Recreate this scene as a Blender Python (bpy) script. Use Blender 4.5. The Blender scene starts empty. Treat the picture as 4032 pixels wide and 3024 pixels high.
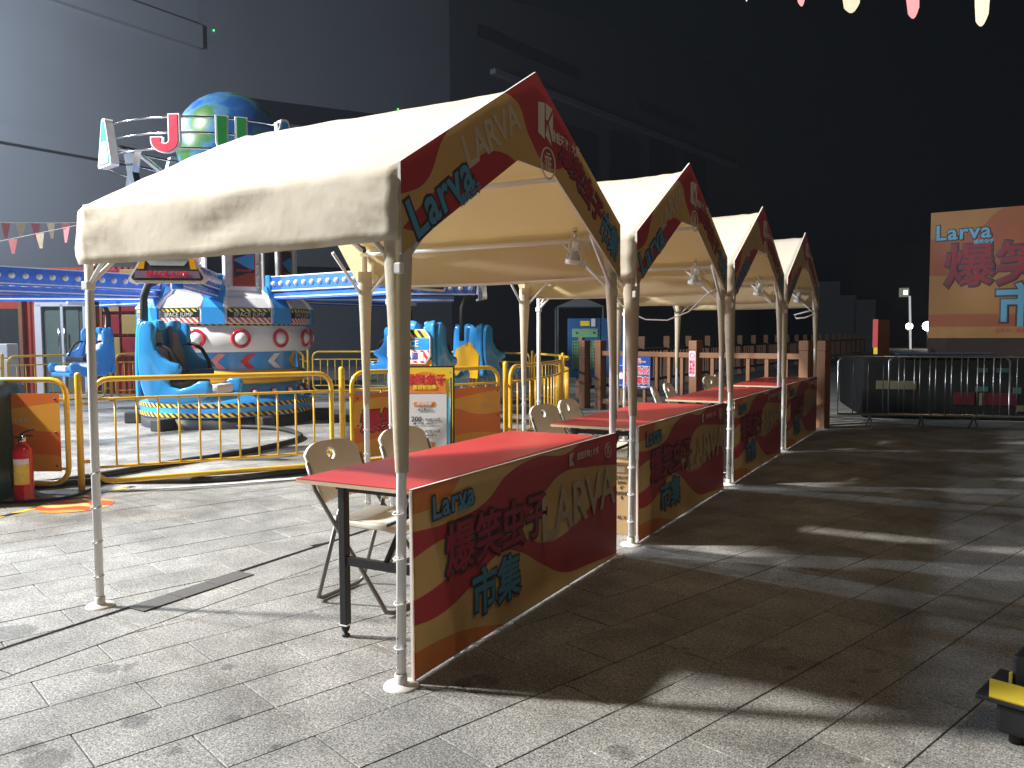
import bpy, bmesh, math, random
from mathutils import Vector, Matrix, noise
random.seed(7)
S = bpy.context.scene
COL = S.collection
PI = math.pi
R = math.radians

# ------------------------------------------------------------------ camera
cam = bpy.data.cameras.new('camera'); camo = bpy.data.objects.new('camera', cam); COL.objects.link(camo)
cam.sensor_width = 36; cam.lens = 28.68; cam.clip_start = .05; cam.clip_end = 600
_f = Vector((-0.49186, 0.86859, -0.06027)); _r = Vector((0.87031, 0.49248, -0.00509)); _u = Vector((-0.02526, 0.05495, 0.99817))
camo.matrix_world = Matrix(((_r.x, _u.x, -_f.x, 0), (_r.y, _u.y, -_f.y, 0), (_r.z, _u.z, -_f.z, 1.4), (0, 0, 0, 1)))
S.camera = camo

# ------------------------------------------------------------------ night sky and lamps
W = bpy.data.worlds.new('World'); S.world = W; W.use_nodes = True
bg = W.node_tree.nodes['Background']
bg.inputs[0].default_value = (.30, .42, .60, 1); bg.inputs[1].default_value = .0035

def lamp(name, kind, loc, target, power, color, **kw):
    l = bpy.data.lights.new(name, kind); o = bpy.data.objects.new(name, l); COL.objects.link(o)
    l.energy = power; l.color = color
    o.location = loc
    o.rotation_euler = (Vector(target) - Vector(loc)).to_track_quat('-Z', 'Y').to_euler()
    for k, v in kw.items(): setattr(l, k, v)
    return o
# flood lamp high on the left that lights the square, a cooler one further along, a dim street lamp behind the viewer
lamp('floodlight_or_added_spill', 'SPOT', (-19, .3, 6.6), (-5, 7, 1), 9500, (.84, .90, 1), spot_size=R(100), spot_blend=.8, shadow_soft_size=.30)
lamp('floodlight_or_added_spill', 'SPOT', (-15, -1.6, 12.4), (-5.8, 4.8, 0), 25000, (1, .97, .92), spot_size=R(78), spot_blend=1, shadow_soft_size=.5)
lamp('floodlight_or_added_spill', 'POINT', (-21.5, 7.2, 9.5), (-9, 14, 4), 6500, (.74, .85, 1), shadow_soft_size=.4)  # added point lamp: the flood's back spill, washes the mall wall
lamp('street_lamp', 'SPOT', (4.5, 3, 12), (0, 7, 0), 580, (1, .80, .55), spot_size=R(95), spot_blend=.8, shadow_soft_size=.8)
lamp('banner_fill', 'SPOT', (4.6, 12.2, 6.2), (1.2, 17.9, 3.0), 170, (1, .86, .66), spot_size=R(62), spot_blend=.25, shadow_soft_size=.1)  # added fill spot, there only to brighten the backdrop
S.view_settings.view_transform = 'Standard'; S.view_settings.look = 'None'
S.view_settings.exposure = .32; S.view_settings.gamma = 1

# ------------------------------------------------------------------ materials
MATS = {}
def newmat(name):
    m = bpy.data.materials.new(name); m.use_nodes = True
    nt = m.node_tree; b = nt.nodes['Principled BSDF']
    return m, nt, nt.nodes, nt.links, b
def mat(name, col, rough=.5, metal=0, var=.12, scale=6, bump=0, bscale=60, trans=0, spec=.5, emit=0, coat=0, tcol=None):
    if name in MATS: return MATS[name]
    m, nt, N, L, b = newmat(name)
    b.inputs['Roughness'].default_value = rough; b.inputs['Metallic'].default_value = metal
    b.inputs['Specular IOR Level'].default_value = spec
    if coat: b.inputs['Coat Weight'].default_value = coat; b.inputs['Coat Roughness'].default_value = .08
    tc = N.new('ShaderNodeTexCoord')
    nz = N.new('ShaderNodeTexNoise'); nz.inputs['Scale'].default_value = scale; nz.inputs['Detail'].default_value = 5
    L.new(tc.outputs['Object'], nz.inputs['Vector'])
    mx = N.new('ShaderNodeMix'); mx.data_type = 'RGBA'
    mx.inputs['A'].default_value = (*[c * (1 - var) for c in col], 1); mx.inputs['B'].default_value = (*[min(1, c * (1 + var)) for c in col], 1)
    L.new(nz.outputs['Fac'], mx.inputs['Factor']); L.new(mx.outputs['Result'], b.inputs['Base Color'])
    rr = N.new('ShaderNodeMapRange'); rr.inputs['To Min'].default_value = max(.02, rough - .08); rr.inputs['To Max'].default_value = min(1, rough + .1)
    L.new(nz.outputs['Fac'], rr.inputs['Value']); L.new(rr.outputs['Result'], b.inputs['Roughness'])
    if bump:
        n2 = N.new('ShaderNodeTexNoise'); n2.inputs['Scale'].default_value = bscale; n2.inputs['Detail'].default_value = 4
        L.new(tc.outputs['Object'], n2.inputs['Vector'])
        bp = N.new('ShaderNodeBump'); bp.inputs['Strength'].default_value = bump; bp.inputs['Distance'].default_value = .01
        L.new(n2.outputs['Fac'], bp.inputs['Height']); L.new(bp.outputs['Normal'], b.inputs['Normal'])
    if emit:
        b.inputs['Emission Color'].default_value = (*col, 1); b.inputs['Emission Strength'].default_value = emit
    if trans:
        t = N.new('ShaderNodeBsdfTranslucent'); ms = N.new('ShaderNodeMixShader'); ms.inputs[0].default_value = trans
        if tcol: t.inputs['Color'].default_value = (*tcol, 1)
        else: L.new(mx.outputs['Result'], t.inputs['Color'])
        out = N['Material Output']
        L.new(b.outputs[0], ms.inputs[1]); L.new(t.outputs[0], ms.inputs[2]); L.new(ms.outputs[0], out.inputs[0])
    MATS[name] = m
    return m

def wave_print(name, curves, cols, w, h, trans=.3, rough=.45):
    """flat print: colour bands along v parted by wavy lines; generated coords are object x (0..w) and z (0..h)"""
    m, nt, N, L, b = newmat(name)
    tc = N.new('ShaderNodeTexCoord'); sp = N.new('ShaderNodeSeparateXYZ'); L.new(tc.outputs['Object'], sp.inputs[0])
    def mth(op, a, v): 
        n = N.new('ShaderNodeMath'); n.operation = op
        for i, q in enumerate((a, v)):
            if isinstance(q, (int, float)): n.inputs[i].default_value = q
            else: L.new(q, n.inputs[i])
        return n.outputs[0]
    u = mth('DIVIDE', sp.outputs['X'], w); v = mth('DIVIDE', sp.outputs['Z'], h)
    vs = mth('ADD', mth('MULTIPLY', v, 1 / 1.4), .2 / 1.4)
    cur = None
    base = N.new('ShaderNodeRGB'); base.outputs[0].default_value = (*cols[0], 1); cur = base.outputs[0]
    for pts, c in zip(curves, cols[1:]):
        fc = N.new('ShaderNodeFloatCurve'); cm = fc.mapping; cv = cm.curves[0]
        P = [(x, (y + .2) / 1.4) for x, y in pts]
        cv.points[0].location = P[0]; cv.points[1].location = P[-1]
        for q in P[1:-1]: cv.points.new(*q)
        cm.update(); L.new(u, fc.inputs['Value'])
        g = mth('LESS_THAN', vs, fc.outputs[0])
        mx = N.new('ShaderNodeMix'); mx.data_type = 'RGBA'; L.new(g, mx.inputs['Factor']); L.new(cur, mx.inputs['A']); mx.inputs['B'].default_value = (*c, 1)
        cur = mx.outputs['Result']
    nz = N.new('ShaderNodeTexNoise'); nz.inputs['Scale'].default_value = 3; nz.inputs['Detail'].default_value = 6; L.new(tc.outputs['Object'], nz.inputs['Vector'])
    rg = N.new('ShaderNodeMapRange'); rg.inputs['To Min'].default_value = .86; rg.inputs['To Max'].default_value = 1.08; L.new(nz.outputs['Fac'], rg.inputs['Value'])
    vm = N.new('ShaderNodeVectorMath'); vm.operation = 'SCALE'; L.new(cur, vm.inputs[0]); L.new(rg.outputs[0], vm.inputs['Scale'])
    L.new(vm.outputs[0], b.inputs['Base Color']); b.inputs['Roughness'].default_value = rough
    bp = N.new('ShaderNodeBump'); bp.inputs['Strength'].default_value = .15; bp.inputs['Distance'].default_value = .01
    L.new(nz.outputs['Fac'], bp.inputs['Height']); L.new(bp.outputs[0], b.inputs['Normal'])
    if trans:
        t = N.new('ShaderNodeBsdfTranslucent'); L.new(vm.outputs[0], t.inputs['Color'])
        ms = N.new('ShaderNodeMixShader'); ms.inputs[0].default_value = trans
        L.new(b.outputs[0], ms.inputs[1]); L.new(t.outputs[0], ms.inputs[2]); L.new(ms.outputs[0], N['Material Output'].inputs[0])
    MATS[name] = m
    return m

def stripes(name, ca, cb, freq, shear=1.0, rough=.5, axis='X', ax2='Z', round_=None):
    m, nt, N, L, b = newmat(name)
    tc = N.new('ShaderNodeTexCoord'); sp = N.new('ShaderNodeSeparateXYZ'); L.new(tc.outputs['Object'], sp.inputs[0])
    def mth(op, a, v):
        n = N.new('ShaderNodeMath'); n.operation = op
        for i, q in enumerate((a, v)):
            if isinstance(q, (int, float)): n.inputs[i].default_value = q
            else: L.new(q, n.inputs[i])
        return n.outputs[0]
    if round_:   # around a drum: angle times radius
        a = mth('MULTIPLY', mth('ARCTAN2', sp.outputs['Y'], sp.outputs['X']), round_)
    else: a = sp.outputs[axis]
    s = mth('FRACT', mth('MULTIPLY', mth('ADD', a, mth('MULTIPLY', sp.outputs[ax2], shear)), freq), 0)
    g = mth('GREATER_THAN', s, .5)
    mx = N.new('ShaderNodeMix'); mx.data_type = 'RGBA'; L.new(g, mx.inputs['Factor'])
    mx.inputs['A'].default_value = (*ca, 1); mx.inputs['B'].default_value = (*cb, 1)
    L.new(mx.outputs['Result'], b.inputs['Base Color']); b.inputs['Roughness'].default_value = rough
    MATS[name] = m
    return m

# ------------------------------------------------------------------ mesh helpers
class MB:
    def __init__(s): s.v = []; s.f = []; s.m = []; s.sm = []
    def add(s, vs, fs, mi=0, smooth=False, M=None):
        o = len(s.v)
        s.v += [tuple(M @ Vector(p)) if M else tuple(p) for p in vs]
        s.f += [tuple(i + o for i in f) for f in fs]; s.m += [mi] * len(fs); s.sm += [smooth] * len(fs)
        return s
    def box(s, c, d, mi=0, M=None, bev=0):
        x, y, z = c; a, b_, e = d[0] / 2, d[1] / 2, d[2] / 2
        if bev:
            bm = bmesh.new(); bmesh.ops.create_cube(bm, size=1)
            for v in bm.verts: v.co = Vector((v.co.x * d[0], v.co.y * d[1], v.co.z * d[2]))
            bmesh.ops.bevel(bm, geom=bm.edges[:], offset=bev, segments=2, affect='EDGES', profile=.6)
            vs = [(v.co.x + x, v.co.y + y, v.co.z + z) for v in bm.verts]; bm.verts.index_update()
            fs = [[v.index for v in f.verts] for f in bm.faces]; bm.free()
            return s.add(vs, fs, mi, False, M)
        vs = [(x + i * a, y + j * b_, z + k * e) for i in (-1, 1) for j in (-1, 1) for k in (-1, 1)]
        return s.add(vs, [(0, 1, 3, 2), (4, 6, 7, 5), (0, 4, 5, 1), (2, 3, 7, 6), (0, 2, 6, 4), (1, 5, 7, 3)], mi, False, M)
    def tube(s, pts, r, n=8, mi=0, closed=False, M=None, caps=True):
        P = [Vector(p) for p in pts]; k = len(P); rs = r if isinstance(r, (list, tuple)) else [r] * k
        vs = []; up = None
        for i, p in enumerate(P):
            if closed: t = P[(i + 1) % k] - P[i - 1]
            else: t = P[min(i + 1, k - 1)] - P[max(i - 1, 0)]
            if t.length < 1e-9: t = Vector((0, 0, 1))
            t.normalize()
            if up is None:
                up = Vector((0, 0, 1)) if abs(t.z) < .9 else Vector((1, 0, 0))
            a = t.cross(up)
            if a.length < 1e-4: a = t.orthogonal()
            a.normalize(); b_ = a.cross(t).normalized(); up = b_
            for j in range(n):
                q = 2 * PI * j / n
                vs.append(p + (a * math.cos(q) + b_ * math.sin(q)) * rs[i])
        fs = []
        for i in range(k if closed else k - 1):
            for j in range(n):
                fs.append((i * n + j, i * n + (j + 1) % n, ((i + 1) % k) * n + (j + 1) % n, ((i + 1) % k) * n + j))
        s.add(vs, fs, mi, True, M)
        if caps and not closed:
            o = len(s.v) - len(vs)
            s.f += [tuple(o + j for j in range(n))[::-1], tuple(o + (k - 1) * n + j for j in range(n))]; s.m += [mi] * 2; s.sm += [False] * 2
        return s
    def lathe(s, prof, n=24, mi=0, M=None, smooth=True, a0=0, a1=2 * PI):
        full = abs(a1 - a0 - 2 * PI) < 1e-6; k = n if full else n + 1
        vs = [(r * math.cos(a0 + (a1 - a0) * j / n), r * math.sin(a0 + (a1 - a0) * j / n), z) for r, z in prof for j in range(k)]
        fs = []
        for i in range(len(prof) - 1):
            for j in range(n):
                j2 = (j + 1) % k
                fs.append((i * k + j, i * k + j2, (i + 1) * k + j2, (i + 1) * k + j))
        return s.add(vs, fs, mi, smooth, M)
    def prism(s, poly, t, mi=0, side=None, M=None):
        """poly in local x,z; thickness along -y..: front at y=0 (facing -y), back at y=t"""
        n = len(poly); side = mi if side is None else side
        vs = [(x, 0, z) for x, z in poly] + [(x, t, z) for x, z in poly]
        o = len(s.v); s.v += [tuple(M @ Vector(p)) if M else p for p in vs]
        s.f.append(tuple(o + i for i in range(n))); s.m.append(mi); s.sm.append(False)
        s.f.append(tuple(o + n + i for i in range(n))[::-1]); s.m.append(side); s.sm.append(False)
        for i in range(n):
            j = (i + 1) % n; s.f.append((o + i, o + n + i, o + n + j, o + j)); s.m.append(side); s.sm.append(False)
        return s
    def mesh(s, name, mats):
        me = bpy.data.meshes.new(name); me.from_pydata(s.v, [], s.f)
        for m in (mats if isinstance(mats, (list, tuple)) else [mats]): me.materials.append(m)
        me.polygons.foreach_set('material_index', s.m); me.polygons.foreach_set('use_smooth', s.sm); me.update()
        return me
    def build(s, name, mats, parent=None, **kw):
        return obj(name, s.mesh(name, mats), parent, **kw)
def obj(name, me, parent=None, M=None, label=None):
    o = bpy.data.objects.new(name, me); COL.objects.link(o)
    if parent: o.parent = parent
    if M is not None: o.matrix_local = M
    if label: o['label'] = label
    return o
def tag(o, label, cat, group=None):
    o['label'] = label; o['category'] = cat
    if group: o['group'] = group
    return o
def thing(name, label, cat, loc=(0, 0, 0), rz=0, group=None):
    o = bpy.data.objects.new(name, None); COL.objects.link(o); o.empty_display_size = .1
    o.location = loc; o.rotation_euler = (0, 0, rz)
    return tag(o, label, cat, group)
def struct(name, me, M=None):
    o = obj(name, me, None, M); o['kind'] = 'structure'; return o
def T(x, y, z): return Matrix.Translation((x, y, z))
def RX(a): return Matrix.Rotation(a, 4, 'X')
def RY(a): return Matrix.Rotation(a, 4, 'Y')
def RZ(a): return Matrix.Rotation(a, 4, 'Z')
def copy_tree(o, parent=None):
    c = o.copy(); COL.objects.link(c); c.parent = parent
    for ch in list(o.children): copy_tree(ch, c)
    return c

TEXTS = {}
def text_mesh(body, size, bold=0, spacing=1.0, line=1.0):
    key = (body, size, bold, spacing, line)
    if key in TEXTS: return TEXTS[key]
    cu = bpy.data.curves.new('lettering', 'FONT'); cu.body = body; cu.size = size; cu.align_x = 'CENTER'; cu.align_y = 'CENTER'
    cu.space_character = spacing; cu.space_line = line; cu.resolution_u = 2
    if bold: cu.bevel_depth = bold; cu.bevel_resolution = 1
    o = bpy.data.objects.new('lettering', cu); COL.objects.link(o)
    bpy.context.view_layer.update()
    me = bpy.data.meshes.new_from_object(o.evaluated_get(bpy.context.evaluated_depsgraph_get()))
    bpy.data.objects.remove(o)
    sc = .0006 / bold if bold else 1
    for v in me.vertices:   # lettering lies in local x,z facing -y, print-thin
        v.co = Vector((v.co.x, -v.co.z * sc, v.co.y))
    TEXTS[key] = me
    return me
def text(body, size, m, parent, M, bold=0, spacing=1.0, line=1.0, outline=None, ow=0, name='lettering', sx=1):
    me = text_mesh(body, size, bold, spacing, line).copy(); me.materials.clear(); me.materials.append(m)
    for p in me.polygons: p.material_index = 0
    Mx = M @ T(0, -.0022, 0) @ Matrix.Diagonal((sx, 1, 1, 1))
    o = obj(name, me, parent, Mx)
    if outline:
        m2 = text_mesh(body, size, bold + ow, spacing, line).copy(); m2.materials.clear(); m2.materials.append(outline)
        for p in m2.polygons: p.material_index = 0
        obj('letter_outline', m2, parent, M @ T(0, -.0009, 0) @ Matrix.Diagonal((sx, 1, 1, 1)))
    return o

# ------------------------------------------------------------------ palette
m_white = mat('white_paint', (.80, .80, .78), .35, var=.06, scale=4)
m_pole = mat('white_powder_coat', (.80, .79, .76), .33, var=.08, scale=9)
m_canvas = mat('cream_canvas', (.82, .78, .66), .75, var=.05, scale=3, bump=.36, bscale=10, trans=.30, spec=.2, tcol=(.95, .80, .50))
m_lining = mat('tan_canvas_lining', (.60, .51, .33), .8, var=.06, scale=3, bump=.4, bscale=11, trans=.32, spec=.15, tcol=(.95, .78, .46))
m_sleeve = mat('cream_sleeve', (.62, .56, .44), .7, var=.08, scale=5, bump=.4, bscale=18, trans=.25, spec=.2, tcol=(.7, .55, .32))
m_foam = mat('white_foam_board', (.85, .84, .80), .6, var=.03, trans=.25)
RED = (.40, .042, .045); TAN = (.55, .34, .12); ORG = (.52, .16, .04)
m_outline = mat('dark_outline_ink', (.05, .03, .05), .5)
m_redink = mat('crimson_ink', (.34, .03, .055), .5)
m_blueink = mat('sky_blue_ink', (.08, .27, .40), .5)
m_whiteink = mat('white_ink', (.78, .70, .58), .5, trans=.2)
m_paleink = mat('pale_letter_ink', (.50, .40, .28), .5)
m_tabletop = mat('red_laminate', (.46, .045, .042), .38, var=.07, scale=3)
m_ply = mat('plywood_edge', (.62, .50, .34), .7, var=.2, scale=30)
m_black = mat('black_steel', (.012, .013, .015), .4, var=.2)
m_rubber = mat('black_rubber', (.015, .015, .016), .6, var=.2)
m_chair = mat('cream_plastic', (.76, .72, .62), .42, var=.05, bump=.05, bscale=200)
m_tubeg = mat('grey_tube', (.20, .20, .19), .35, metal=.5, var=.1)
m_zip = mat('zip_tie', (.9, .9, .88), .4)
m_yellow = mat('yellow_enamel', (.85, .50, .035), .32, var=.12, scale=7, coat=.3)
m_ridewhite = mat('ride_white_fibreglass', (.80, .80, .80), .22, var=.04, coat=.4)
m_rideblue = mat('ride_blue_gloss', (.045, .32, .76), .15, var=.06, coat=.6)
m_armblue = mat('arm_blue', (.035, .16, .66), .25, var=.06, coat=.4)
m_rideyel = mat('ride_yellow_gloss', (.80, .42, .02), .2, var=.05, coat=.5)
m_ridered = mat('ride_red_gloss', (.62, .02, .04), .2, var=.05, coat=.5)
m_pink = mat('pink_print', (.86, .28, .32), .4)
m_bulb = mat('white_bulb_cap', (.78, .78, .80), .12, var=.02, coat=.6)
m_pad = mat('grey_pad', (.17, .17, .16), .75, var=.1, bump=.2, bscale=150)
m_whitepad = mat('white_pad', (.70, .70, .74), .6, var=.05)
m_steel = mat('stainless', (.55, .54, .52), .3, metal=1, var=.12)
m_chrome = mat('chrome', (.7, .7, .7), .12, metal=1, var=.05)
m_darkgrey = mat('dark_grey_metal', (.035, .036, .038), .5, var=.2)

# ------------------------------------------------------------------ ground and paving
TA = R(18.4); TL, TW = .63, .2965
tu = Vector((math.sin(TA), math.cos(TA), 0)); tv = Vector((math.cos(TA), -math.sin(TA), 0))
U0, V0 = -2.36 * tu.x + 1.872 * tu.y, -2.36 * tv.x + 1.872 * tv.y
def granite(name, tiles=True, base=.31):
    m, nt, N, L, b = newmat(name)
    g = N.new('ShaderNodeNewGeometry'); pos = g.outputs['Position']
    def mth(op, a, v=0):
        n = N.new('ShaderNodeMath'); n.operation = op
        for i, q in enumerate((a, v)):
            if isinstance(q, (int, float)): n.inputs[i].default_value = q
            else: L.new(q, n.inputs[i])
        return n.outputs[0]
    def nz(scale, det=3, rough=.6):
        n = N.new('ShaderNodeTexNoise'); n.inputs['Scale'].default_value = scale; n.inputs['Detail'].default_value = det; n.inputs['Roughness'].default_value = rough
        L.new(pos, n.inputs['Vector']); return n.outputs['Fac']
    def rng(v, a, b_, c, d):
        n = N.new('ShaderNodeMapRange'); L.new(v, n.inputs['Value'])
        for k, q in zip(('From Min', 'From Max', 'To Min', 'To Max'), (a, b_, c, d)): n.inputs[k].default_value = q
        return n.outputs['Result']
    def dot(vec):
        n = N.new('ShaderNodeVectorMath'); n.operation = 'DOT_PRODUCT'; L.new(pos, n.inputs[0]); n.inputs[1].default_value = vec; return n.outputs['Value']
    u = mth('SUBTRACT', dot(tuple(tu)), U0); v = mth('SUBTRACT', dot(tuple(tv)), V0)
    row = mth('FLOOR', mth('DIVIDE', v, TW)); uo = mth('DIVIDE', mth('ADD', u, mth('MULTIPLY', mth('FLOORED_MODULO', row, 2), TL / 2)), TL)
    cell = mth('FLOOR', uo)
    cx = N.new('ShaderNodeCombineXYZ'); L.new(row, cx.inputs[0]); L.new(cell, cx.inputs[1])
    wn = N.new('ShaderNodeTexWhiteNoise'); wn.noise_dimensions = '3D'; L.new(cx.outputs[0], wn.inputs['Vector'])
    tint = rng(wn.outputs['Value'], 0, 1, .86, 1.1)
    sp1 = rng(nz(135, 2), .32, .68, .35, 1.65); sp2 = rng(nz(60, 3), .3, .7, .66, 1.34)
    mott = rng(nz(2.6, 7, .65), .3, .70, .58, 1.18); dirt = rng(nz(.6, 6, .65), .35, .66, .66, 1.10)
    # scattered dark spill marks with sharp edges
    vor = N.new('ShaderNodeTexVoronoi'); vor.inputs['Scale'].default_value = 1.9; vor.inputs['Randomness'].default_value = 1
    add = N.new('ShaderNodeVectorMath'); add.operation = 'ADD'; wv = N.new('ShaderNodeTexNoise'); wv.inputs['Scale'].default_value = 7; L.new(pos, wv.inputs['Vector'])
    sc = N.new('ShaderNodeVectorMath'); sc.operation = 'SCALE'; sc.inputs['Scale'].default_value = .25; L.new(wv.outputs['Color'], sc.inputs[0])
    L.new(pos, add.inputs[0]); L.new(sc.outputs[0], add.inputs[1]); L.new(add.outputs[0], vor.inputs['Vector'])
    cw = N.new('ShaderNodeSeparateColor'); L.new(vor.outputs['Color'], cw.inputs[0])
    rad = mth('MULTIPLY', mth('POWER', cw.outputs[0], 4), .17)
    st = rng(mth('SUBTRACT', vor.outputs['Distance'], rad), -.02, .012, .58, 1)
    # spills seen on the slabs, each with a ragged edge
    if tiles:
        wob = mth('MULTIPLY', mth('SUBTRACT', nz(16, 3), .5), .09)
        for sx_, sy_, sr_ in [(-3.95, 2.14, .10), (-3.16, 2.08, .05), (-3.09, 2.14, .035), (-2.72, 2.35, .03), (-2.64, 1.52, .075), (-2.32, 1.76, .02), (-2.34, 2.03, .03), (-2.03, 1.96, .025), (-2.62, 1.84, .05), (-2.77, 1.54, .04), (-1.0, 2.49, .045), (-.64, 3.48, .03), (-.71, 3.68, .02), (-.4, 3.46, .02), (-.33, 3.61, .03), (-.37, 3.33, .025), (-.46, 3.27, .02), (-1.09, 3.47, .012), (-.59, 6.21, .02), (-.19, 2.86, .02)]:
            dn = N.new('ShaderNodeVectorMath'); dn.operation = 'DISTANCE'; L.new(pos, dn.inputs[0]); dn.inputs[1].default_value = (sx_, sy_, 0)
            dm = mth('ADD', dn.outputs['Value'], wob)
            st = mth('MULTIPLY', st, rng(mth('SUBTRACT', dm, sr_), -.008, .010, .60, 1))
    val = mth('MULTIPLY', mth('MULTIPLY', sp1, sp2), mth('MULTIPLY', mth('MULTIPLY', mott, dirt), mth('MULTIPLY', st, tint)))
    if not tiles:
        fu = mth('FRACT', uo); fv = mth('FRACT', mth('DIVIDE', v, TW))
        j = mth('MULTIPLY', mth('GREATER_THAN', fu, .012), mth('GREATER_THAN', fv, .025))
        val = mth('MULTIPLY', val, rng(j, 0, 1, .3, 1))
    k = mth('MULTIPLY', val, base)
    cc = N.new('ShaderNodeCombineColor'); L.new(mth('MULTIPLY', k, 1.02), cc.inputs[0]); L.new(k, cc.inputs[1]); L.new(mth('MULTIPLY', k, .93), cc.inputs[2])
    L.new(cc.outputs[0], b.inputs['Base Color'])
    L.new(rng(nz(3, 5), .3, .7, .55, .8), b.inputs['Roughness']); b.inputs['Specular IOR Level'].default_value = .35
    bp = N.new('ShaderNodeBump'); bp.inputs['Strength'].default_value = .35; bp.inputs['Distance'].default_value = .003
    L.new(sp1, bp.inputs['Height']); L.new(bp.outputs[0], b.inputs['Normal'])
    MATS[name] = m; return m
m_tile = granite('granite_tile'); m_farpave = granite('granite_paving_far', tiles=False)
m_joint = mat('dark_joint', (.06, .057, .052), .95, var=.3, scale=20)

g = MB(); g.add([(-400, -100, -.012), (400, -100, -.012), (400, 700, -.012), (-400, 700, -.012)], [(0, 1, 2, 3)])
ground = struct('ground', g.mesh('ground', m_joint))
# far paving sheet around the built tiles (frame shaped, pieces told apart by the material only)
X0, X1, Y0, Y1 = -8.4, 3.2, .6, 15.5
SLOT = -3.775; BAND = -3.44
fp = MB(); z = -.002
def rect(mb, a, b_, c, d, z): mb.add([(a, c, z), (b_, c, z), (b_, d, z), (a, d, z)], [(0, 1, 2, 3)])
rect(fp, -70, X0, -30, 120, z); rect(fp, X1, 70, -30, 120, z); rect(fp, X0, X1, Y1, 120, z); rect(fp, X0, X1, -30, Y0, z)
fpo = obj('far_paving', fp.mesh('far_paving', m_farpave), ground); fpo['kind'] = 'structure'

def clip(poly, ax, lim, keep_less):
    out = []
    for i in range(len(poly)):
        a, b_ = poly[i], poly[(i + 1) % len(poly)]
        ina = (a[ax] <= lim) == keep_less or abs(a[ax] - lim) < 1e-9; inb = (b_[ax] <= lim) == keep_less or abs(b_[ax] - lim) < 1e-9
        if ina: out.append(a)
        if ina != inb:
            t = (lim - a[ax]) / (b_[ax] - a[ax]); out.append(tuple(a[k] + t * (b_[k] - a[k]) for k in (0, 1)))
    return out
def tile_geo(mb, poly, z=0, bev=.0025):
    n = len(poly); cx = sum(p[0] for p in poly) / n; cy = sum(p[1] for p in poly) / n
    def ins(d): 
        r = []
        for p in poly:
            l = math.hypot(p[0] - cx, p[1] - cy) or 1
            r.append((cx + (p[0] - cx) * (1 - d / l), cy + (p[1] - cy) * (1 - d / l)))
        return r
    a, b_ = ins(0), ins(bev * 1.4)
    vs = [(x, y, z - .011) for x, y in a] + [(x, y, z - bev) for x, y in a] + [(x, y, z) for x, y in b_]
    fs = [tuple(2 * n + i for i in range(n))]
    for k in (0, 1):
        for i in range(n):
            j = (i + 1) % n; fs.append((k * n + i, k * n + j, (k + 1) * n + j, (k + 1) * n + i))
    mb.add(vs, fs)
full = MB(); G = .0022
tile_geo(full, [(G, G), (TL - G, G), (TL - G, TW - G), (G, TW - G)])
# local x along tu, local y along -tv so that z is up
full_me = None
tiles = []
def poly_area(p): return abs(sum(p[i][0] * p[(i + 1) % len(p)][1] - p[(i + 1) % len(p)][0] * p[i][1] for i in range(len(p)))) / 2
for r_ in range(-60, 60):
    for c_ in range(-45, 45):
        off = -(r_ % 2) * TL / 2
        q = []
        for du, dv in ((G, G), (TL - G, G), (TL - G, TW - G), (G, TW - G)):
            uu = U0 + c_ * TL + off + du; vv = V0 + r_ * TW + dv
            p = tu * uu + tv * vv; q.append((p.x, p.y))
        xs = [p[0] for p in q]; ys = [p[1] for p in q]
        if max(xs) < X0 or min(xs) > X1 or max(ys) < Y0 or min(ys) > Y1: continue
        parts = []
        if max(xs) <= SLOT - .02 or min(xs) >= BAND + .004: parts = [q]
        else:
            parts = [clip(q, 0, SLOT - .02, True), clip(q, 0, BAND + .004, False)]
        for p in parts:
            for ax, lim, less in ((0, X0, False), (0, X1, True), (1, Y0, False), (1, Y1, True)):
                if p: p = clip(p, ax, lim, less)
            if p and len(p) > 2 and poly_area(p) > .002: tiles.append(p[::-1])
for k in range(25):   # straight course beside the slot drain
    ya = Y0 + k * .63
    tiles.append([(SLOT + .02, ya + G), (BAND - .004, ya + G), (BAND - .004, ya + .63 - G), (SLOT + .02, ya + .63 - G)])
def tscore(p):
    cx = sum(q[0] for q in p) / len(p); cy = sum(q[1] for q in p) / len(p)
    d = Vector((cx, cy, -1.4)); zc = d.dot(_f)
    if zc < .3: return -1
    sx = d.dot(_r) / zc; sy = d.dot(_u) / zc
    if abs(sx) > .70 or abs(sy) > .55: return -1
    return poly_area(p) / zc ** 3
tiles.sort(key=tscore, reverse=True)
rest = MB()
for i, p in enumerate(tiles):
    zz = random.uniform(-.0012, .0012)
    if i < 300:
        mb = MB(); cx, cy = p[0]; tile_geo(mb, [(x - cx, y - cy) for x, y in p], 0)
        obj('paving_tile', mb.mesh('paving_tile', m_tile), ground, T(cx, cy, zz))
    else: tile_geo(rest, p, zz)
ro = rest.build('paving_tiles', m_tile, ground); ro['kind'] = 'stuff'
# slot drain line and its cover plates
m_slot = mat('drain_slot_steel', (.10, .095, .085), .5, metal=.6, var=.3)
dr = MB()
dr.box((SLOT - .013, 8, -.005), (.006, 15, .010)); dr.box((SLOT + .013, 8, -.005), (.006, 15, .010))
tag(dr.build('slot_drain', m_slot), 'thin dark slot drain line running through the paving', 'drain')
dt = thing('drain_cover', 'dark grey three-piece drain cover set in the slot line by the corner pole', 'drain cover', (-3.74, 2.62, 0))
m_cov = mat('drain_cover_stone', (.085, .08, .073), .75, var=.2, scale=25, bump=.3)
for k in range(3):
    mb = MB(); mb.box((.03, .12 + k * .245, .003), (.135, .24, .008), bev=.002); mb.build('cover_plate', m_cov, dt)

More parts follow.
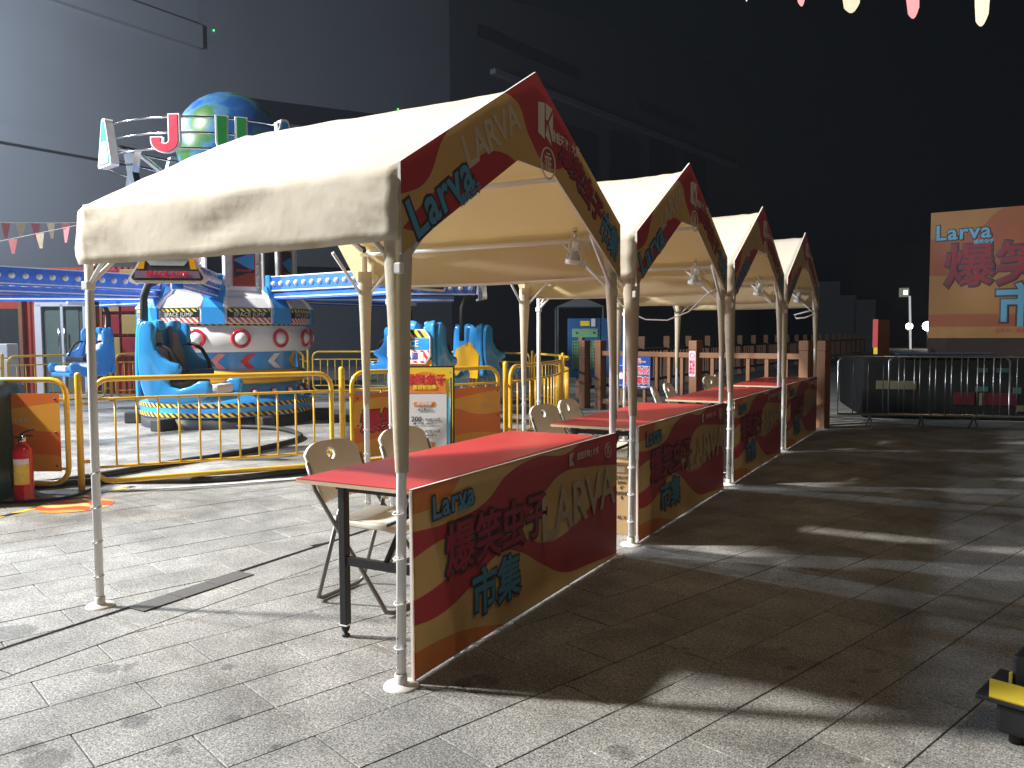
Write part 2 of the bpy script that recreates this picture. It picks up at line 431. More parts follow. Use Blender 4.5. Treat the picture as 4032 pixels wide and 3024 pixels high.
# ------------------------------------------------------------------ market stalls
WAVES = [[(0, .87), (.12, .9), (.2, 1.06), (.5, 1.15), (1, 1.15)],
         [(0, .78), (.15, .765), (.26, .80), (.36, .93), (.5, .985), (.66, .95), (.8, 1.04), (1, 1.1)],
         [(0, .64), (.14, .68), (.28, .60), (.43, .61), (.54, .73), (.64, .82), (.8, .80), (1, .74)],
         [(0, .42), (.1, .45), (.24, .57), (.35, .555), (.45, .47), (.56, .38), (.7, .40), (.85, .52), (1, .58)],
         [(0, .29), (.09, .275), (.2, .34), (.33, .46), (.42, .40), (.52, .26), (.66, .10), (.8, .06), (1, .02)],
         [(0, .14), (.15, .12), (.35, .0), (.5, -.08), (1, -.1)]]
PW, PH = 2.13, .775
m_panel = wave_print('wavy_counter_print', WAVES, [ORG, TAN, RED, TAN, RED, TAN, ORG], PW, PH, trans=.025)
FW_ = [[(0, .24), (.06, .30), (.12, .50), (.25, .75), (.40, .80), (.46, .66), (.55, .55), (.66, .60), (.74, .72), (.85, .66), (1, .5)],
       [(0, .12), (.08, .26), (.2, .42), (.32, .53), (.41, .50), (.46, .38), (.52, .15), (1, -.1)],
       [(0, .10), (.1, .10), (.2, .15), (.3, .2), (.4, .1), (.5, 0), (1, -.1)]]
m_fascia = wave_print('wavy_fascia_print', FW_, [RED, TAN, RED, TAN], 2.2, 1.0, trans=.10)

D, Wd = 1.97, 2.165          # depth and width of a canopy
ZV, ZE, ZR = 1.765, 2.06, 2.635
def canopy_mesh(seed):
    mb = MB(); nx, prof = 30, []
    # profile across y : valance bottom -> eave -> ridge -> eave -> valance bottom
    half = []
    for k in range(7): half.append((-.042 + .012 * (k / 6) ** 2, ZV + (ZE - .05 - ZV) * k / 6))
    for k in range(1, 4): a = k / 4; half.append((-.03 + .05 * a * a, ZE - .05 + .055 * math.sin(a * PI / 2)))
    for k in range(0, 11): a = k / 10; half.append((.03 + (Wd / 2 - .03) * a, ZE + .012 + (ZR - ZE - .012) * a + .012 * math.sin(a * PI)))
    prof = half + [(Wd - y, z) for y, z in half[-2::-1]]
    n = len(prof); vs = []
    for i in range(nx + 1):
        s_ = i / nx; x = .030 - (D * 1.012 + .030) * s_
        sag = math.sin(s_ * PI)
        for j, (y, z) in enumerate(prof):
            left = 1 if j < n / 2 else -1
            t = min(j, n - 1 - j) / (n / 2)
            p = Vector((x * 2.2 + seed * 7, y * 2.2, z * 3.0))
            w1 = noise.noise(p) ; w2 = noise.noise(p * 3.1 + Vector((9, 2, 4)))
            # diagonal pulls near the corners of the valance
            corner = math.exp(-min(s_, 1 - s_) * 6)
            fold = math.sin((x * 1.0 - z * 1.5) * 30 + w1 * 4) * .007 * corner + abs(math.sin((x * .5 + z * 1.3) * 13 + w1 * 3)) * .006
            long_ = math.sin(z * 24 + x * 3.2 + w1 * 4) * .008 * sag
            dv = (w1 * .011 + w2 * .0025 + fold + long_)
            if j < 8 or j > n - 9: yy = y - left * dv; zz = z - (.012 * sag if z < ZV + .02 else 0) - (.006 * sag if z > ZE - .2 else 0)
            else:
                yy = y; zz = z + dv * .7 - .045 * sag * math.sin(min(1, max(0, (t - .4) / .6)) * PI)
            xx = x
            if i == nx and z < ZE: xx = x + .03 * max(0, (z - ZE + .09) / .09)
            vs.append((xx, yy, zz))
    fs = [(i * n + j, i * n + j + 1, (i + 1) * n + j + 1, (i + 1) * n + j) for i in range(nx) for j in range(n - 1)]
    mb.add(vs, fs, 0, True)
    return mb
def gusset(mb, x, side):
    """curved corner piece of the gable end: runs from the roof edge down to the leg"""
    k = 10; top = []; bot = []
    for i in range(k + 1):
        a = i / k; y = a * .62; zt = ZE - .03 + (ZR - ZE) * (y / (Wd / 2)) * .97
        zb = ZV - .05 + (zt - ZV + .05) * (1 - (1 - a) ** 2.2)
        yy = y if side == 0 else Wd - y
        top.append((x, yy, zt - .005)); bot.append((x, yy, min(zb, zt - .005)))
    o = len(mb.v); vs = top + bot
    mb.add(vs, [(i, i + 1, k + 1 + i + 1, k + 1 + i) for i in range(k)], 0, True)
def sleeve(x, y, sx, sy, seed, fat=1):
    """tapering cloth sleeve wrapped round a leg"""
    mb = MB(); n = 14; pts = []
    levels = [ZV + .10, ZV, ZV - .1, 1.55, 1.35, 1.15, .98, .86]
    rad = [q * fat for q in (.060, .059, .056, .049, .042, .035, .030, .026)]
    for li, (z, r) in enumerate(zip(levels, rad)):
        for j in range(n):
            a = 2 * PI * j / n
            w = 1 + .10 * noise.noise(Vector((math.cos(a) * 1.5 + seed, math.sin(a) * 1.5, z * 2.5)))
            ox = sx * (r - .025) * .8; oy = sy * (r - .025) * .8
            pts.append((x + ox + math.cos(a) * r * w, y + oy + math.sin(a) * r * w, z))
    L_ = len(levels)
    mb.add(pts, [(i * n + j, i * n + (j + 1) % n, (i + 1) * n + (j + 1) % n, (i + 1) * n + j) for i in range(L_ - 1) for j in range(n)], 0, True)
    return mb
FASC = [(-.03, 2.065), (1.083, 2.70), (2.20, 2.075), (2.20, 1.745), (1.275, 2.235), (.895, 2.235), (-.03, 1.712)]
LBL = ['nearest the drain cover', 'second from the drain cover', 'third from the drain cover', 'farthest from the drain cover']
STALLS = [(-1.96, 2.573, 0, 0), (-1.955, 5.075, 0, -.035), (-1.955, 7.555, 0, -.03), (-1.965, 10.05, 0, -.055)]
def build_canopy(i, x, y, rz, dxb):
    t = thing('canopy_tent', 'cream canvas gable canopy on white poles, ' + LBL[i], 'canopy', (x, y, 0), rz, 'market canopies in a row')
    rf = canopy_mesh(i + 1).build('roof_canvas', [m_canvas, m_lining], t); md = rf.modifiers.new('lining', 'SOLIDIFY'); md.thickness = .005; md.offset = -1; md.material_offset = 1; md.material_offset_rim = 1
    for s_ in (0, 1):
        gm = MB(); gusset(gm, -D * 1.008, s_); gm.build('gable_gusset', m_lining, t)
    # frame
    for k, (px, py, sx, sy) in enumerate(((0, 0, -1, 1), (0, Wd, -1, -1), (-D + dxb, 0, 1, 1), (-D + dxb, Wd, 1, -1))):
        lean = (.012 if k == 0 else 0)
        p = MB(); p.tube([(px, py - lean * 2, .0), (px, py, 1.0), (px, py + .005, 2.0)], .021, 10)
        po = p.build('pole', m_pole, t)
        b = MB(); b.lathe([(0, .014), (.03, .014), (.033, .010), (.068, .008), (.072, .0)], 18, M=T(px, py - lean * 2, 0)); b.lathe([(.026, .0), (.026, .05), (.022, .052)], 12, M=T(px, py - lean * 2, 0))
        b.build('base_plate', m_pole, po)
        for zt in (.16, .34, .52, .70):
            q = MB(); q.tube([(px + .0245 * math.cos(a), py - lean * 2 + .0245 * math.sin(a), zt + .004 * math.sin(a)) for a in [2 * PI * j / 10 for j in range(10)]], .0028, 4, closed=True)
            q.box((px - sx * .0, py - .028, zt), (.006, .012, .008)); q.build('zip_tie', m_zip, po)
        for zt in (.08, .14, .20):
            q = MB(); q.lathe([(0, .004), (.004, .003), (.005, 0)], 6, M=T(px, py - lean * 2 - .021, zt) @ RX(PI / 2)); q.build('bolt', m_chrome, po)
        if k != 2: sleeve(px, py, sx, sy, i * 5 + k, (1, .62, 0, .85)[k]).build('leg_sleeve', m_sleeve, t)
        for dx, dy in ((sx * .34, 0), (0, sy * .34)):
            q = MB(); q.tube([(px, py, 1.66), (px + dx, py + dy, 1.98)], .012, 6); q.build('brace', m_pole, t)
        q = MB(); q.box((px, py + sy * .0, 1.66), (.05, .05, .045), bev=.006); q.build('joint_bracket', m_pole, t)
    for py, pz in ((.03, 1.99), (Wd - .03, 1.99), (Wd * .27, 2.27), (Wd * .73, 2.27), (Wd / 2, 2.585)):
        q = MB(); q.tube([(.0, py, pz), (-D, py, pz)], .015, 8); q.build('beam', m_pole, t)
    for px in (0, -D):
        q = MB(); q.tube([(px, .03, 2.02), (px, Wd / 2, 2.575), (px, Wd - .03, 2.02)], .015, 8); q.build('rafter', m_pole, t)
    # gable sign board
    fb = MB(); fb.prism([(a, b - 1.71) for a, b in FASC], .012, 0, 1)
    f = fb.build('gable_sign', [m_fascia, m_foam], t, M=T(.035, 0, 1.71) @ RZ(PI / 2))
    sl = math.atan2(.635, 1.113)
    F = lambda u, v, a=0: T(u, 0, v) @ RY(-a)
    text('Larva', .22, m_blueink, f, F(.25, .265, sl + .06), .005, 1.1, outline=m_outline, ow=.012)
    text('爆笑虫子', .05, m_blueink, f, F(.47, .30, sl), .0015)
    text('LARVA', .19, m_paleink, f, F(.66, .595, sl), .005, .95)
    text('金铂天地 | 大东', .062, m_whiteink, f, F(1.42, .70, -.10), .002, sx=.8)
    k = MB(); k.prism([(1.10, .70), (1.17, .68), (1.17, .86), (1.10, .85)], .0015); k.prism([(1.18, .70), (1.25, .66), (1.20, .76)], .0015); k.prism([(1.185, .78), (1.205, .78), (1.26, .85), (1.18, .86)], .0015); k.prism([(1.215, .77), (1.26, .68), (1.265, .83)], .0015)
    k.build('emblem', m_whiteink, f, M=T(0, -.0035, 0))
    k = MB(); ring_emblem(k, 1.21, .565, .078); k.build('emblem', m_whiteink, f, M=T(0, -.002, 0))
    text('爆笑虫子', .155, m_redink, f, F(1.63, .525, -sl), .004, 1.0, outline=m_outline, ow=.009)
    text('市集', .19, m_blueink, f, F(2.02, .27, -sl), .004, .95, outline=m_outline, ow=.009, sx=.8)
    return t
def ring_emblem(k, cx, cz, r):
    k.tube([(cx + r * math.cos(a), 0, cz + r * math.sin(a)) for a in [2 * PI * j / 24 for j in range(24)]], r * .07, 4, closed=True)
    for dx in (-.28, 0, .28): k.box((cx + dx * r, 0, cz - .12 * r), (r * .12, .002, r * .9))
    k.box((cx, 0, cz + .38 * r), (r * .95, .002, r * .13)); k.box((cx, 0, cz + .62 * r), (r * .5, .002, r * .12)); k.box((cx + .3 * r, 0, cz), (r * .35, .002, r * .12)); k.box((cx - .3 * r, 0, cz + .08 * r), (r * .3, .002, r * .12))

def build_panel(i, x, y):
    t = thing('counter_sign', 'printed counter front in red and tan waves, ' + LBL[i], 'sign', (x + .034, y + .022, .012), PI / 2, 'printed counter fronts')
    b = MB(); nx = 24; nz = 8; vs = []
    for a in range(nx + 1):
        for c in range(nz + 1):
            u = PW * a / nx; v = PH * c / nz
            vs.append((u, .004 * noise.noise(Vector((u * 1.4 + i * 3, v * 2, 0))) + (.006 * math.sin(a / nx * PI)), v))
    b.add(vs, [(a * (nz + 1) + c, (a + 1) * (nz + 1) + c, (a + 1) * (nz + 1) + c + 1, a * (nz + 1) + c + 1) for a in range(nx) for c in range(nz)], 0, True)
    bo = b.build('printed_board', m_panel, t)
    e = MB(); e.box((PW / 2, .012, .002), (PW, .012, .010)); e.box((PW / 2, .012, PH - .003), (PW, .012, .006)); e.box((.004, .012, PH / 2), (.008, .012, PH - .02)); e.box((PW - .004, .012, PH / 2), (.008, .012, PH - .02))
    e.build('white_edge', m_foam, t)
    F = lambda u, v, a=0: T(u * PW, -.004, v * PH) @ RY(-a)
    text('Larva', .135, m_blueink, t, F(.135, .875, .05), .003, 1.12, outline=m_outline, ow=.007)
    text('爆笑虫子', .028, m_blueink, t, F(.178, .825, .05), .002)
    text('爆笑虫子', .235, m_redink, t, F(.325, .585), .005, 1.0, outline=m_outline, ow=.011)
    text('市集', .225, m_blueink, t, F(.305, .265), .006, 1.02, outline=m_outline, ow=.009)
    text('LARVA', .34, m_paleink, t, F(.745, .56, .04), .005, .95)
    text('金铂天地 | 大东', .045, m_whiteink, t, F(.79, .905), .0012)
    k = MB(); k.prism([(0, 0), (.026, -.01), (.026, .066), (0, .062)], .001); k.prism([(.029, 0), (.055, -.012), (.04, .03)], .001); k.prism([(.03, .034), (.036, .034), (.056, .066), (.029, .068)], .001)
    k.build('emblem', m_whiteink, t, M=F(.675, .86))
    k = MB(); ring_emblem(k, .93 * PW, .885 * PH, .046); k.build('emblem', m_whiteink, t, M=T(0, -.005, 0))
    return t
def build_table(i, x, y):
    t = thing('folding_table', 'long folding table with red top and black legs, ' + LBL[i], 'table', (x - .055, y + .10, 0), R(1.2), 'red stall tables')
    L_, w, h = 2.02, .60, .765
    b = MB(); b.box((-w / 2, L_ / 2, h - .0105), (w, L_, .017)); b.build('table_core', m_ply, t)
    b = MB(); b.box((-w / 2, L_ / 2, h), (w + .001, L_ + .001, .003)); b.build('table_top', m_tabletop, t)
    for yy in (.20, L_ - .20):
        for xx in (-.50, -.07):
            q = MB(); q.box((xx, yy, .40), (.038, .038, .70), bev=.004); q.box((xx - .0, yy, .72), (.05, .05, .05)); lg = q.build('leg', m_black, t)
            q = MB(); q.lathe([(0, .0), (.019, 0), (.02, .008), (.012, .014), (.009, .02), (.016, .026), (.016, .034), (.02, .036), (.02, .05)], 10, M=T(xx, yy, 0)); q.build('levelling_foot', m_rubber, lg)
            q = MB(); q.box((xx, yy, .056), (.042, .042, .006)); q.build('end_ring', m_zip, lg)
        q = MB(); q.box((-.285, yy, .36), (.40, .025, .04)); q.build('stretcher', m_black, t)
        q = MB(); q.box((-.285, yy, .70), (.40, .025, .03)); q.build('stretcher', m_black, t)
        s_ = 1 if yy < 1 else -1
        q = MB(); q.tube([(-.26, yy, .38), (-.26, yy + s_ * .30, .735)], .016, 4); q.build('folding_strut', m_black, t)
        q = MB(); q.tube([(-.33, yy + s_ * .10, .52), (-.15, yy + s_ * .18, .60)], .010, 4); q.build('folding_strut', m_black, t)
    return t
def chair_proto():
    t = thing('folding_chair', 'x', 'chair')
    # backrest with hand hole : curved plate
    b = MB(); nu, nv = 44, 30; wv = .21
    def shape(u, v): # u -1..1 , v 0..1
        half = wv * (1 - .10 * (1 - v)); top = .30 - .05 * abs(u) ** 4
        z = .53 + top * v; x = -.205 - .105 * v - .035 * (1 - u * u) + .02
        return x, u * half, z
    vs = []; fs = []
    for a in range(nu + 1):
        for c in range(nv + 1):
            vs.append(shape(-1 + 2 * a / nu, c / nv))
    for a in range(nu):
        for c in range(nv):
            u = -1 + 2 * (a + .5) / nu; v = (c + .5) / nv
            if (u / .19) ** 2 + ((v - .77) / .095) ** 2 < 1: continue
            fs.append((a * (nv + 1) + c, (a + 1) * (nv + 1) + c, (a + 1) * (nv + 1) + c + 1, a * (nv + 1) + c + 1))
    b.add(vs, fs, 0, True); o = b.build('backrest', m_chair, t); md = o.modifiers.new('thickness', 'SOLIDIFY'); md.thickness = .022; md.offset = 0
    b = MB(); nu, nv = 14, 12; vs = []
    for a in range(nu + 1):
        for c in range(nv + 1):
            u = -1 + 2 * a / nu; v = c / nv
            half = .205 - .02 * (1 - v) - .03 * max(0, (v - .85) / .15) ** 2
            vs.append((-.15 + .40 * v, u * half, .44 + .012 * u * u - .012 * math.sin(v * PI) - .025 * max(0, (v - .8) / .2) ** 2))
    b.add(vs, [(a * (nv + 1) + c, a * (nv + 1) + c + 1, (a + 1) * (nv + 1) + c + 1, (a + 1) * (nv + 1) + c) for a in range(nu) for c in range(nv)], 0, True)
    o = b.build('seat', m_chair, t); md = o.modifiers.new('thickness', 'SOLIDIFY'); md.thickness = .032; md.offset = 0
    md = o.modifiers.new('round', 'BEVEL'); md.width = .008; md.segments = 2
    yw = .218
    q = MB(); pts = [(-.235, -yw + .02, .62)]
    pts = [(-.27, -yw, .74), (-.215, -yw, .60), (.20, -yw, .06), (.225, -yw, .026), (.24, -yw + .04, .014), (.24, yw - .04, .014), (.225, yw, .026), (.20, yw, .06), (-.215, yw, .60), (-.27, yw, .74)]
    q.tube(pts, .0115, 8); q.build('front_leg_frame', m_tubeg, t)
    q = MB(); y2 = yw - .03
    pts = [(-.075, -y2, .53), (-.22, -y2, .07), (-.235, -y2, .03), (-.24, -y2 + .04, .014), (-.24, y2 - .04, .014), (-.235, y2, .03), (-.22, y2, .07), (-.075, y2, .53)]
    q.tube(pts, .0115, 8); q.build('rear_leg_frame', m_tubeg, t)
    for s_ in (-1, 1):
        q = MB(); q.tube([(-.072, s_ * y2, .50), (-.066, s_ * y2, .54)], .016, 8); q.build('end_cap', m_chair, t)
        q = MB(); q.lathe([(.014, 0), (.014, .012), (0, .014)], 8, M=T(-.01, s_ * (yw + .005), .43) @ RX(-s_ * PI / 2)); q.build('pivot_bolt', m_rubber, t)
    return t
proto_chair = chair_proto(); used = [False]
SIDE = ['nearer the drain cover', 'nearer the next stall']
def place_chair(x, y, rz, label):
    c = proto_chair if not used[0] else copy_tree(proto_chair)
    used[0] = True; c.location = (x, y, 0); c.rotation_euler = (0, 0, rz); c['label'] = label; c['group'] = 'cream folding chairs behind the stalls'
for i, (x, y, rz, dxb) in enumerate(STALLS):
    build_canopy(i, x, y, rz, dxb); build_panel(i, x, y); build_table(i, x, y)
CH = [[(-2.74, 3.36, 2), (-2.78, 4.02, -3)], [(-2.74, 5.85, -4), (-2.80, 6.47, 3)], [(-2.72, 8.50, 14), (-2.78, 9.12, 6)], [(-2.78, 10.75, -14), (-2.82, 11.38, 4)]]
for i, cs in enumerate(CH):
    for j, (x, y, a) in enumerate(cs):
        place_chair(x, y, R(a), 'cream folding chair, %s of two behind the stall %s' % (('first', 'second')[j], LBL[i]))

# small track lamps hung under the canopies
m_lens = mat('lamp_glass', (.5, .5, .5), .1, var=.1)
def track_lamp(i, x, y):
    t = thing('track_lamp', 'white adjustable spot lamp hung under the canopy ' + LBL[i], 'lamp', (x, y, 2.04), R(-35), 'lamps hung inside the canopies'); t.scale = (.78, .78, .78)
    q = MB(); q.tube([(0, 0, 0), (0, 0, -.05)], .012, 8); q.lathe([(.02, 0), (.02, .03), (0, .03)], 10); q.build('stem', m_chrome, t)
    q = MB(); q.tube([(-.005, -.055, -.17), (-.005, -.05, -.07), (-.005, -.02, -.045), (-.005, .02, -.045), (-.005, .05, -.07), (-.005, .055, -.17)], .006, 6); q.build('yoke', m_white, t)
    M = T(0, 0, -.15) @ RY(R(16))
    q = MB(); q.lathe([(.0, .075), (.026, .075), (.032, .06), (.034, .0), (.020, -.004)], 16, M=M); q.build('lamp_socket', m_white, t)
    q = MB(); q.lathe([(.055, -.068), (.068, -.07), (.070, -.108), (.058, -.108), (.055, -.068)], 20, M=M); q.build('lamp_ring', m_white, t)
    q = MB(); q.lathe([(.018, .0), (.022, -.02), (.046, -.055), (.054, -.095), (.030, -.088), (0, -.084)], 16, M=M); q.build('bulb', m_lens, t)
    for k in range(4):
        a = k * PI / 2 + .5; q = MB(); q.tube([(.033 * math.cos(a), .033 * math.sin(a), .02), (.062 * math.cos(a), .062 * math.sin(a), -.03), (.064 * math.cos(a), .064 * math.sin(a), -.075)], .005, 5, M=M); q.build('rib', m_white, t)
    q = MB(); q.tube([(0, .03, -.04), (.03, .09, -.10), (.04, .12, -.16), (.02, .13, -.11), (-.02, .10, -.02)], .003, 5); q.build('cord', m_white, t)
    q = MB(); q.box((.02, .07, -.26), (.003, .035, .05)); q.tube([(.0, .03, -.16), (.02, .07, -.235)], .0015, 4); q.build('paper_tag', m_white, t)
for i, (x, y, rz, dxb) in enumerate(STALLS): track_lamp(i, x - .22, y + Wd - .08)
q = MB(); px, py = -1.99, 7.20
q.tube([(-3.2, 7.22, 1.99), (-3.0, 7.22, 1.80), (-2.85, 7.22, 1.62), (-2.66, 7.22, 1.535), (-2.45, 7.22, 1.525), (-2.25, 7.22, 1.60), (-2.08, 7.22, 1.76), (-1.99, 7.21, 1.80)], .006, 6)
tag(q.build('hanging_cable', m_white), 'white cable looping down below the second canopy valance', 'cable')
q = MB(); q.tube([(-2.0, 12.16 + .0, 1.72), (-2.1, 12.16, 1.70), (-2.25, 12.16, 1.66), (-2.22, 12.16, 1.61), (-2.1, 12.16, 1.62), (-2.0, 12.17, 1.66)], .012, 6)
tag(q.build('coiled_cable', m_white), 'coiled white cable tied to a pole of the farthest canopy', 'cable')


# ------------------------------------------------------------------ yellow fence round the ride
RC = Vector((-10.72, 9.42, 0))
FP = [(6.4, -97), (6.35, -75), (6.27, -53), (5.93, -30.7), (6.0, -10.3), (5.60, 14.5), (5.62, 37), (5.8, 58), (5.9, 79), (5.9, 100), (5.9, 121), (5.9, 142), (5.9, 163), (5.9, 184), (5.9, 205)]
FPT = [Vector((RC.x + r * math.cos(R(a)), RC.y + r * math.sin(R(a)), 0)) for r, a in FP]
m_fenceprint = wave_print('orange_wavy_banner_print', [[(0, .80), (.2, .86), (.45, .70), (.7, .80), (1, .9)], [(0, .45), (.15, .38), (.4, .52), (.6, .62), (.8, .50), (1, .55)], [(0, .2), (.25, .28), (.5, .15), (.75, .22), (1, .12)]], [(.85, .20, .03), (.92, .42, .05), (.85, .20, .03), (.90, .38, .05)], 2.0, .72, trans=0)
NEARBY = {1: 'beside the fire extinguisher', 2: 'between drain cover and blue ride seat', 3: 'behind the price board'}
for i in range(len(FPT) - 1):
    a, b = FPT[i], FPT[i + 1]; d = b - a; Ln = d.length; dirn = d.normalized(); ang = math.atan2(d.y, d.x)
    curved = i >= 4
    lab = ('yellow steel fence panel ' + NEARBY[i]) if i in NEARBY else ('curved yellow steel fence panel, %s past the price board towards the blue cabinet' % ('first', 'second', 'third')[i - 4] if 4 <= i <= 6 else 'yellow steel fence panel behind the green tarpaulin' if i == 0 else 'yellow steel fence panel, %s past the curved ones towards the red shed' % ('first', 'second', 'third', 'fourth', 'fifth', 'sixth', 'seventh')[i - 7])
    t = thing('yellow_fence', lab, 'fence', tuple(a), ang, 'yellow fence panels round the ride')
    sag = (5.7 - math.sqrt(max(0, 5.7 ** 2 - (Ln / 2) ** 2))) if curved else 0
    def P(s_, z):
        q = (s_ / Ln * 2 - 1)
        return (s_, -sag * (1 - q * q) if curved else 0, z)
    g0, g1, rc = .11, Ln - .11, .14
    K = 10
    def arc(cx, cz, a0, a1): return [(cx + rc * math.cos(R(a0 + (a1 - a0) * k / 4)), cz + rc * math.sin(R(a0 + (a1 - a0) * k / 4))) for k in range(5)]
    loop = arc(g0 + rc, .09 + rc, 180, 270) + [(g0 + rc + (g1 - g0 - 2 * rc) * k / K, .09) for k in range(1, K)] + arc(g1 - rc, .09 + rc, 270, 360) + arc(g1 - rc, 1.02 - rc, 0, 90) + [(g1 - rc - (g1 - g0 - 2 * rc) * k / K, 1.02) for k in range(1, K)] + arc(g0 + rc, 1.02 - rc, 90, 180)
    q = MB(); q.tube([P(x, z) for x, z in loop], .024, 8, closed=True); q.build('frame', m_yellow, t)
    for z in (.22, .84):
        q = MB(); q.tube([P(g0 + .01 + (g1 - g0 - .02) * k / K, z) for k in range(K + 1)], .014, 6); q.build('rail', m_yellow, t)
    if i in (1, 3):
        nb = 0
    nb = max(3, int((g1 - g0) / .172)); bar_me = MB().tube([(0, 0, .22), (0, 0, .84)], .0105, 6).mesh('bar', m_yellow)
    for k in range(1, nb):
        p = P(g0 + (g1 - g0) * k / nb, 0); obj('bar', bar_me, t, T(*p))
    q = MB(); q.tube([(0, 0, 0), (0, 0, 1.06), (0, 0, 1.075), (0, 0, 1.085)], [.03, .03, .024, .008], 10); q.build('post', m_yellow, t)
    for z in (.28, .80):
        q = MB(); q.box((.06, 0, z), (.12, .012, .03)); q.build('clamp', m_yellow, t)
        q = MB(); q.lathe([(0, .008), (.009, .006), (.010, 0)], 8, M=T(.06, -.007, z) @ RX(PI / 2)); q.build('bolt', m_chrome, t)
def fence_banner(i, u0, u1, z0, z1, label, words):
    a, b = FPT[i], FPT[i + 1]; d = b - a; ang = math.atan2(d.y, d.x); w = u1 - u0
    t = thing('fence_banner', label, 'banner', tuple(a + d.normalized() * u0 + Vector((d.y, -d.x, 0)).normalized() * .03 + Vector((0, 0, z0))), ang)
    q = MB(); q.prism([(0, 0), (w, 0), (w, z1 - z0), (0, z1 - z0)], .006); q.build('printed_board', m_fenceprint, t)
    for x in (.04, w - .04):
        for z in (.05, (z1 - z0) / 2, z1 - z0 - .05):
            q = MB(); q.lathe([(0, .006), (.009, .004), (.011, 0)], 8, M=T(x, 0, z) @ RX(PI / 2)); q.build('screw', m_darkgrey, t)
    for body, size, m, x, z, bold in words:
        text(body, size, m, t, T(x, -.001, z), bold, outline=m_outline if bold > .005 else None, ow=.008)
    return t
wlen = (FPT[4] - FPT[3]).length
fb = fence_banner(3, .12, wlen - .10, .13, .80, 'orange printed board with red lettering on the fence behind the price board', [('爆笑虫子', .24, m_ridered, .55, .36, .010), ('市集', .16, m_blueink, .85, .14, .008)])
l1 = (FPT[2] - FPT[1]).length
fence_banner(1, .5, l1 - .16, .20, .90, 'orange printed board on the fence beside the fire extinguisher', [('金铂天地 | 大东', .05, m_whiteink, 1.3, .46, .001)])
k = MB(); ring_emblem(k, 1.66, .46, .035); k.build('emblem', m_whiteink, fb, M=T(0, -.003, 0))

# ------------------------------------------------------------------ the ride
ride = thing('amusement_ride', 'blue and white arm ride with globe on top inside the yellow fence', 'ride', tuple(RC), 0)
m_haz = stripes('hazard_band', (.02, .02, .02), (.82, .50, .04), 9, 1.2, round_=1.35)
m_haz2 = stripes('hazard_band_fine', (.02, .02, .02), (.82, .70, .06), 12, 1.0, round_=1.3)
m_haz3 = stripes('red_white_band', (.75, .70, .66), (.62, .06, .03), 12, 1.0, round_=1.3)
V0A = R(-41.3)      # direction from the ride towards the viewer
q = MB(); q.lathe([(1.34, .0), (1.34, .16), (1.2, .17)], 48); q.build('base_plinth', m_darkgrey, ride)
for k in range(6):
    a = V0A + R(-40 + 60 * k); q = MB(); q.box((1.45, 0, .09), (.34, .2, .18), bev=.02, M=RZ(a)); q.build('outrigger', m_darkgrey, ride)
q = MB(); q.lathe([(1.34, .17), (1.355, .20), (1.35, .40), (1.30, .44), (1.16, .66), (1.14, .68)], 48); q.build('base_skirt', m_rideblue, ride)
for z0, z1 in ((.185, .245), (.33, .39)):
    q = MB(); q.lathe([(1.358, z0), (1.358, z1)], 64); q.build('hazard_band', m_haz, ride)
q = MB(); q.lathe([(1.14, .66), (1.24, .68), (1.28, .72), (1.24, .75), (1.27, .78), (1.23, .82), (1.20, .86), (1.12, .88)], 48); q.build('yellow_ring', m_rideyel, ride)
q = MB(); q.lathe([(1.13, .87), (1.13, 1.16)], 48); q.build('chevron_drum', m_rideblue, ride)
for k in range(16):
    a = V0A + R(-8 + 22.5 * k); q = MB(); w = .10
    pts = [(-.13, .02), (.0, .13), (-.13, .25), (-.01, .25), (.12, .13), (-.01, .02)]
    vs = [(1.137 * math.cos(a - x / 1.13), 1.137 * math.sin(a - x / 1.13), .88 + z) for x, z in pts]
    q.add(vs, [(0, 1, 4, 5), (1, 2, 3, 4)]); q.build('chevron', [m_pink, m_ridered, m_white, m_rideyel][k % 4], ride)
q = MB(); q.lathe([(1.14, 1.155), (1.27, 1.16), (1.31, 1.19), (1.33, 1.36), (1.31, 1.53), (1.26, 1.56)], 48); q.build('lamp_drum', m_ridewhite, ride)
dome = MB().lathe([(0, .075), (.05, .066), (.085, .04), (.105, .0)], 18).mesh('lamp_dome', m_bulb)
rim = MB().tube([(.125 * math.cos(j * PI / 12), .125 * math.sin(j * PI / 12), .012) for j in range(24)], .024, 8, closed=True).mesh('lamp_rim', m_ridered)
for k in range(13):
    a = V0A + R(8.1 + 360 / 13 * k)
    M = RZ(a) @ T(1.325, 0, 1.365) @ RY(PI / 2)
    o = obj('round_lamp', rim, ride, M); obj('lamp_dome', dome, o)
sdome = MB().lathe([(0, .045), (.03, .036), (.045, 0)], 14).mesh('lamp_dome', m_bulb)
srim = MB().tube([(.055 * math.cos(j * PI / 10), .055 * math.sin(j * PI / 10), .006) for j in range(20)], .014, 6, closed=True).mesh('lamp_rim', m_ridered)
for k in range(24):
    a = V0A + R(2.5 + 15 * k)
    o = obj('round_lamp', srim, ride, RZ(a) @ T(1.245, 0, .545) @ RY(R(60))); obj('lamp_dome', sdome, o)
q = MB(); q.lathe([(1.25, 1.53), (1.25, 1.60)], 48); q.build('hazard_band', m_haz, ride)
q = MB(); q.lathe([(1.2, 1.585), (1.33, 1.59), (1.34, 1.62), (1.34, 1.80), (1.30, 1.83)], 48); q.build('name_drum', m_ridewhite, ride)
NB = 8
